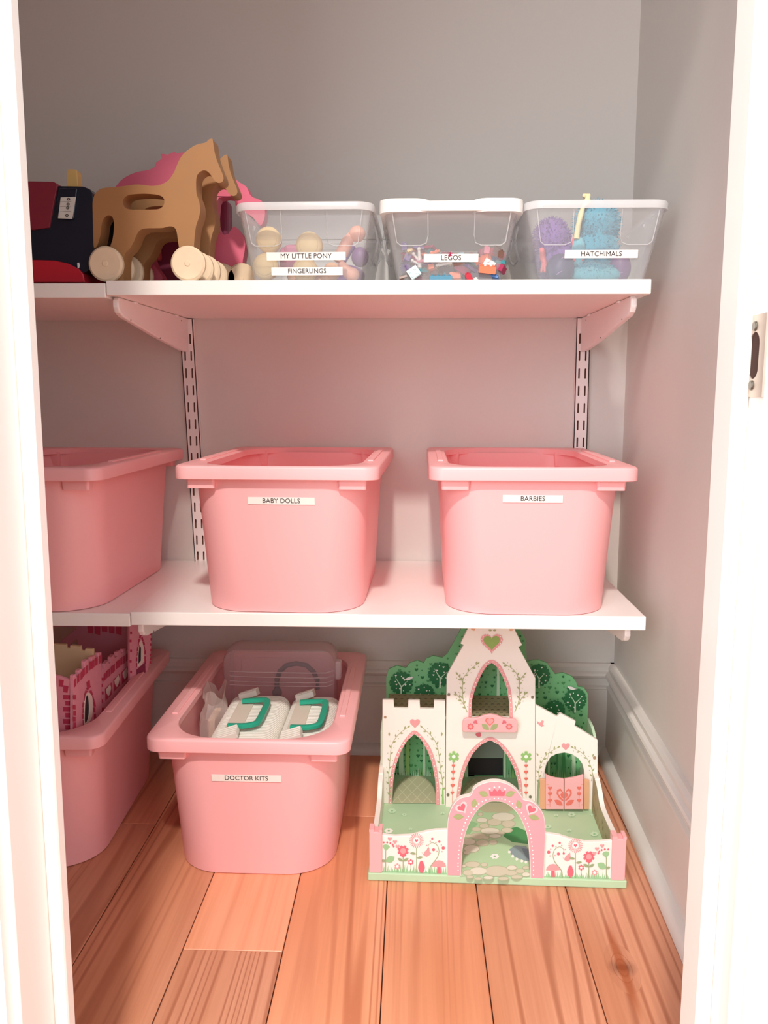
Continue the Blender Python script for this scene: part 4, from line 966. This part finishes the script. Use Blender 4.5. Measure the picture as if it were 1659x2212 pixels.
RWI = [(1098,1150),(1098,1000),(1098,895),(1108,858),(1132,817),(1170,797),(1212,790),(1258,799),(1298,826),(1322,860),(1332,900),(1332,1000),(1332,1150)]
facade('right_wing', PRW, [(1042,1150),(1042,505),(1172,577),(1190,556),(1283,605),(1275,631),(1413,716),(1413,1150)], [RWI])
def band(art, outer, inner, m):
    n = len(outer)
    for i in range(n-1): art.poly([outer[i], outer[i+1], inner[i+1], inner[i]], m)
def mid(o, i): return [((p[0]+q[0])/2, (p[1]+q[1])/2) for p, q in zip(o, i)]
def bnd(art, O, I, m, sub=5, step=25, r=3.2):
    So, Si = smoothp(O, sub, False), smoothp(I, sub, False); band(art, So, Si, m); art.dots(mid(O, I), step, r, CWP)
def zmaxv(pl, z=BT+.0006):
    lo_, hi = 900, 1400
    for _ in range(30):
        m_ = (lo_+hi)/2
        if pl.uv(500, m_)[1] > z: lo_ = m_
        else: hi = m_
    return lo_
def clipv(pl, pts): v = zmaxv(pl)-1; return [(p[0], min(p[1], v)) for p in pts]
a = Art(PFA); bnd(a, clipv(PFA, LOu), clipv(PFA, LI), ROSE)
a.heart(322, 612, 62, ROSE)
a.vine([(180,1075),(165,960),(172,840),(185,740),(225,680),(275,640)], OLV); a.vine([(492,1085),(488,980),(470,850),(455,750),(420,690),(368,640)], OLV)
for u in (168, 482): a.leaf(u, 690, 24, 11, -PI/2, OLV)
a.poly([(482,1095),(484,1000),(490,1000),(496,1095)], APG)
a.ell(144, 577, 8, 8, mat('brass_screw', (170, 140, 110), .4)); a.done('wing_print', tc)
a = Art(PTW)
TWO = [(566,1150),(570,1050),(582,960),(605,872),(643,792),(700,733),(770,696),(840,733),(897,802),(937,882),(958,962),(966,1050),(968,1150)]
bnd(a, clipv(PTW, TWO), clipv(PTW, TWI), ROSE)
WOU = [(641,585),(642,520),(646,465),(666,394),(702,310),(738,258),(780,235),(826,262),(862,326),(890,402),(903,488),(906,585)]
bnd(a, WOU, WIN, ROSE)
a.heart(780, 130, 134, ROSE); a.heart(780, 128, 100, HGN)
a.dots([(780,88),(760,80),(738,84),(722,105),(724,130),(742,158),(780,188),(818,158),(836,130),(838,105),(822,84),(800,80),(780,88)], 22, 3.4, CWP)
a.leaf(782, 60, 24, 12, PI+.15, OLV); a.leaf(786, 60, 24, 12, -.15, OLV)
a.poly([(655, 48), (684, 50), (676, 62), (660, 56)], WOD); a.poly([(884, 48), (912, 50), (906, 60), (888, 62)], WOD)
a.vine([(634,548),(612,490),(606,420),(610,350),(645,300),(690,262)], OLV, 26); a.vine([(916,548),(938,490),(946,420),(940,350),(915,300),(862,262)], OLV, 26)
a.vine([(612,500),(590,465),(570,440)], OLV, 20); a.vine([(940,500),(958,465),(980,440)], OLV, 20)
a.vine([(612,375),(592,345),(578,325)], OLV, 20); a.vine([(940,375),(955,345),(972,325)], OLV, 20)
for u, dx in ((553, -4), (985, 0)):
    a.flower(u, 812, 33, 6, APG, CWP, .32, .45)
    a.line([(u+dx*.3, 845), (u+dx*2.2, 1095)], 2.4, SAL)
    for k, v in enumerate((866, 904, 944, 984, 1027)): a.heart(u+dx*(.4+.4*k), v, 22+4*(k % 2), SAL)
a.ell(700, 682, 17, 12, DROSE, .3); a.ell(706, 674, 9, 7, DROSE)
SCW = mat('small_screw', (130, 120, 100), .4)
for u, v in ((524, 441), (1023, 457), (519, 1040), (1010, 1052)): a.ell(u, v, 9, 9, SCW); a.ell(u, v, 3, 3, THD)
a.done('tower_print', tc)
a = Art(PRW)
a.heart(1222, 752, 50, ROSE); a.poly([(1050,600),(1068,612),(1080,596),(1092,602),(1086,622),(1096,630),(1076,636),(1066,626),(1052,616)], ROSE)
a.vine([(1066,1000),(1062,900),(1078,850),(1110,800),(1170,762)], OLV, 26); a.vine([(1376,960),(1380,900),(1362,850),(1330,800),(1270,762)], OLV, 26)
a.leaf(1058, 810, 22, 10, -2, OLV); a.leaf(1380, 815, 22, 10, -1.1, OLV); a.poly([(1046,1110),(1056,950),(1064,950),(1060,1110)], STM)
a.ell(1394, 820, 10, 10, mat('brass_screw', (170, 140, 110), .4)); a.done('wing_print', tc)
# gates
PG = cpl(.1965)
zg = zmaxv(PG)
for nm, pts in (('gate_door', [(1103,922),(1130,936),(1165,945),(1211,949),(1210,zg),(1103,zg)]), ('gate_door', [(1216,949),(1262,943),(1300,934),(1329,924),(1328,zg),(1215,zg)])):
    mb = MB().mat(CPI); plate(mb, PG, pts, [], .0055); g = put(nm, mb, tc, .0006)
    ag = Art(PG); left = pts[0][0] < 1150; s = 1 if left else -1; ue = 1209 if left else 1217
    x0 = 1128 if left else 1302
    ag.line([(x0, 1000), (x0, 1115)], 2.4, SAL)
    for v in (1002, 1036, 1076): ag.heart(x0, v, 26, SAL)
    ag.poly([(ue, 1030), (ue-s*18, 1004), (ue-s*38, 1012), (ue-s*42, 1034), (ue-s*26, 1062), (ue-s*2, 1082), (ue-s*1, 1072), (ue-s*18, 1054), (ue-s*32, 1034), (ue-s*28, 1020), (ue-s*16, 1018), (ue, 1042)], SAL)
    ag.poly([(ue, 1038), (ue-s*12, 1032), (ue-s*20, 1040), (ue-s*12, 1056), (ue, 1064)], SAL)
    ag.leaf(ue-s*4, 1104, 60, 30, (PI+.55) if left else -.55, SAL)
    xh = 1106 if left else 1312
    for v in (978, 1098): ag.poly([(xh, v), (xh+16, v), (xh+16, v+4), (xh, v+4)], WOD)
    put('gate_print', ag.mb, g)
for pts in ([(1068,948),(1101,952),(1101,zg),(1068,zg)], [(1331,952),(1362,955),(1362,zg),(1331,zg)]):
    mb = MB().mat(WOD); plate(mb, cpl(.201), pts, [], .0045); put('gate_post', mb, tc, .0006)
# balcony
PB = cpl(.190); BAL = [(606,661),(603,625),(610,596),(628,586),(670,587),(706,580),(736,568),(772,562),(812,569),(842,582),(880,589),(918,592),(934,606),(938,632),(932,660),(924,672),(860,671),(612,668)]
mb = MB().mat(CPI); plate(mb, PB, BAL, [], .0065); bc = put('balcony', mb, tc, .0012)
mb = MB().mat(CW); q0, q1 = PB.uv(645, 655), PB.uv(895, 655); 
o0 = (C0+CE2*.19)
def on(pl, q, off): return pl.P(q, off)
plate2(mb, Plane(PB.o, CE1, EZ), [(q0[0], q0[1]), (q1[0], q1[1]), (q1[0], q1[1]+.004), (q0[0], q0[1]+.004)], [], .0095, -.0066); put('balcony_ledge', mb, tc)
a = Art(PB); a.heart(769, 604, 56, SAL); a.heart(769, 603, 42, ROSE)
a.leaf(766, 654, 58, 34, PI+.65, OLV); a.leaf(772, 654, 58, 34, -.65, OLV)
for s in (-1, 1):
    for k in range(8): a.ell(769+s*115+15*math.cos(k*PI/4), 634+15*math.sin(k*PI/4), 5, 5, DROSE)
    a.ell(769+s*115, 634, 13, 13, SAL); a.ell(769+s*115, 634, 9, 9, ROSE); a.ell(769+s*88, 606, 13, 8, DROSE, s*.5); a.ell(769+s*80, 612, 8, 5, DROSE, -s*.5)
put('balcony_print', a.mb, bc)
# front fences, arch, posts
PFE = cpl(.0035); zf = zmaxv(PFE)
FL = [(125,1700),(125,1283),(200,1291),(300,1286),(380,1266),(440,1255),(525,1252),(525,1700)]
FR = [(1085,1700),(1094,1272),(1180,1285),(1260,1310),(1340,1325),(1430,1323),(1512,1316),(1500,1700)]
def fence(pts):
    mb = MB().mat(CW); O = [PFE.uv(*p) for p in pts]; O = [(x, max(z, BT)) for x, z in O]; plate2(mb, PFE, O, [], .007); return put('front_fence', mb, tc, .001)
f1_ = fence(FL); f2_ = fence(FR)
def bottom(u):   # crop row of the fence foot at column u
    lo_, hi = 1400, 1700
    for _ in range(26):
        m_ = (lo_+hi)/2
        if PFE.uv(u, m_)[1] > BT+.0004: lo_ = m_
        else: hi = m_
    return lo_
def garden(parent, ux, sgn, tilt):
    """printed flower border; ux(d) maps distance from the arch end to a column"""
    a = Art(PFE); X = lambda d: ux+sgn*d
    def B(d): return bottom(X(d))
    for k in range(34):
        d = 8+k*11.2; b = B(d); h = rc.uniform(18, 52)
        if d < 382: a.poly([(X(d)-5, b), (X(d)+rc.uniform(-9, 9), b-h), (X(d)+5, b)], GRS)
    b = B(48)   # mushroom
    a.poly([(X(36), b), (X(38), b-45), (X(58), b-45), (X(60), b)], DROSE); a.poly([(X(6), b-40), (X(10), b-58), (X(28), b-74), (X(50), b-78), (X(72), b-72), (X(88), b-56), (X(92), b-42), (X(50), b-37)], ROSE)
    b = B(100)  # curling stem
    a.line(smoothp([(X(104), b), (X(98), b-40), (X(60), b-90), (X(48), b-130), (X(58), b-165), (X(88), b-182), (X(112), b-165), (X(108), b-145)], 4, False), 5, STM, 2)
    for dx, dy, r in ((22, 150, 10), (46, 188, 7), (88, 205, 7), (80, 140, 9), (112, 142, 7), (100, 190, 4), (34, 168, 4), (120, 165, 4), (60, 130, 4), (30, 128, 4), (66, 182, 4)): a.ell(X(dx), b-dy, r, r, DROSE if r > 5 else ROSE)
    b = B(152); a.ell(X(152), b-32, 20, 30, DROSE); a.ell(X(152), b-58, 12, 14, DROSE); a.poly([(X(144), b), (X(146), b-14), (X(158), b-14), (X(160), b)], DROSE)
    u0 = X(128); a.poly([(u0-26, b-128), (u0-12, b-112), (u0-4, b-128), (u0+22, b-150), (u0+24, b-128), (u0+34, b-116), (u0+20, b-104), (u0+6, b-96), (u0-10, b-104)], ROSE)
    b = B(182); a.line([(X(182), b), (X(182), b-150)], 4, STM)
    for k in range(22): th = 2*PI*k/22; a.line([(X(182)+20*math.cos(th), b-192+20*math.sin(th)), (X(182)+43*math.cos(th), b-192+43*math.sin(th))], 3, ROSE, 5.5)
    a.ell(X(182), b-192, 18, 18, CWP); a.heart(X(182), b-192, 22, DROSE)
    a.leaf(X(182), b-88, 40, 15, -.15, STM); a.leaf(X(182), b-112, 40, 15, PI+.15, STM)
    b = B(216); a.line([(X(216), b), (X(216), b-50)], 3, STM); a.flower(X(216), b-62, 18, 6, DROSE, CWP, .4, .4)
    b = B(262); a.line([(X(262), b), (X(262), b-110)], 5, STM); a.leaf(X(262), b-66, 38, 18, -.5, STM); a.leaf(X(262), b-66, 38, 18, PI+.5, STM)
    a.flower(X(262), b-128, 34, 8, DROSE, ROSE, .5, .3); a.heart(X(262), b-98, 22, DROSE)
    b = B(296); a.flower(X(296), b-34, 18, 6, ROSE, CWP, .45, .4); a.line([(X(296), b), (X(296), b-18)], 3, STM)
    b = B(360); a.line([(X(366), b), (X(366), b-130)], 5, STM); a.leaf(X(366), b-60, 62 if sgn > 0 else 62, 42, PI+.55 if sgn > 0 else -.5, GRS); a.leaf(X(366), b-60, 26, 18, -.4 if sgn > 0 else PI+.4, STM)
    a.poly([(X(340), b-148), (X(350), b-160), (X(366), b-164), (X(382), b-160), (X(384), b-148), (X(366), b-124)], GRS)
    for k in range(6): 
        th = PI*(.95-.13*k*1.3); x_ = 366-72*math.cos(PI-th) ; 
        if x_ < 378: a.heart(X(x_), b-142-58*math.sin(th), 26, ROSE)
    for k in range(7):
        th = PI*(.98-.14*k); x_ = 366+48*math.cos(th)
        if x_ < 380: a.ell(X(x_), b-150-26*math.sin(th), 6, 6, DROSE)
    put('garden_print', a.mb, parent)
garden(f1_, 513, -1, 0); garden(f2_, 1098, 1, 0)
PAR = cpl(-.0005)
AO = [(513,1700),(514,1300),(519,1190),(544,1112),(590,1064),(652,1046),(672,1008),(720,977),(790,962),(860,972),(920,1006),(958,1050),(970,1070),(1030,1088),(1078,1140),(1098,1200),(1101,1300),(1088,1700)]
AI = [(592,1700),(600,1430),(614,1310),(646,1215),(692,1138),(742,1095),(800,1080),(868,1095),(925,1142),(966,1210),(995,1300),(1008,1420),(1012,1700)]
mb = MB().mat(CW); 
So = [PAR.uv(*p) for p in AO]; Si = [PAR.uv(*p) for p in AI]
So = smoothp(So[1:-1], 4, False); Si = smoothp(Si[1:-1], 4, False)
xb0, xb1, xi0, xi1 = PAR.uv(513, 1522)[0], PAR.uv(1090, 1540)[0], PAR.uv(597, 1522)[0], PAR.uv(1013, 1530)[0]
ring = [(xb0, BT)]+So+[(xb1, BT), (xi1, BT)]+Si[::-1]+[(xi0, BT)]
plate2(mb, PAR, ring, [], .009); ar_ = put('front_arch', mb, tc, .0015)
a = Art(PAR, .0005); a.mb.mat(mat('arch_rose_paint', (236, 164, 172), .45))
# pink painted face, set just inside the white edge
def shrink(l, k):
    out = []
    for i, p in enumerate(l):
        A_, B_ = Vector(l[i-1]), Vector(l[(i+1) % len(l)]); t = (B_-A_).normalized() if (B_-A_).length else Vector((1, 0)); out.append((p[0]+t.y*k, p[1]-t.x*k))
    return out
plate2(a.mb, PAR, shrink(ring, .0007), [], 0, .0003)
inn_ = [(p[0]+(-20 if p[0] < 790 else 20)*(1 if p[1] > 1150 else .6), p[1]-(0 if p[1] > 1250 else 17)) for p in AI[1:-1]]
inn_ = [(580,1510)]+inn_+[(1030,1525)]
a.dots(inn_, 24, 4.2, CWP)
a.poly([(768,1048),(764,1012),(782,1026),(796,1004),(814,1022),(828,1004),(842,1026),(862,1014),(856,1048)], DROSE)
for u, v in ((768,1006),(796,996),(826,994),(860,1006)): a.ell(u, v, 5, 5, CWP)
for u, v, r in ((602,1118,-.55),(1016,1128,.5)): a.heart(u, v, 78, mat('arch_pale_paint', (246, 206, 206), .5), r); a.heart(u, v, 52, DROSE, r)
for u, v, l, r in ((700,1024,64,.35),(668,1120,58,-1.35),(548,1172,66,0),(920,1024,64,PI-.35),(952,1126,58,-1.9),(1000,1168,66,.25)): a.leaf(u, v, l, 36, r, OLV); a.line([(u, v), (u+l*.9*math.cos(r), v+l*.9*math.sin(r))], 1.6, APG)
a.done('arch_print', ar_)
for x0, x1 in ((.0018, .0208), (.3545, .3745)):
    mb = MB().mat(CPI); cbox(mb, x0, x1, -.0005, .018, BT, .0765); p_ = put('corner_post', mb, tc, .0012)
    mb = MB().mat(CPI); cbox(mb, x0, x0+(x1-x0)*.36, -.0005, .018, .0765, .0805); cbox(mb, x1-(x1-x0)*.25, x1, -.0005, .018, .0765, .0805); mb2 = put('post_notch', mb, p_); mb2['kind'] = 'stuff'
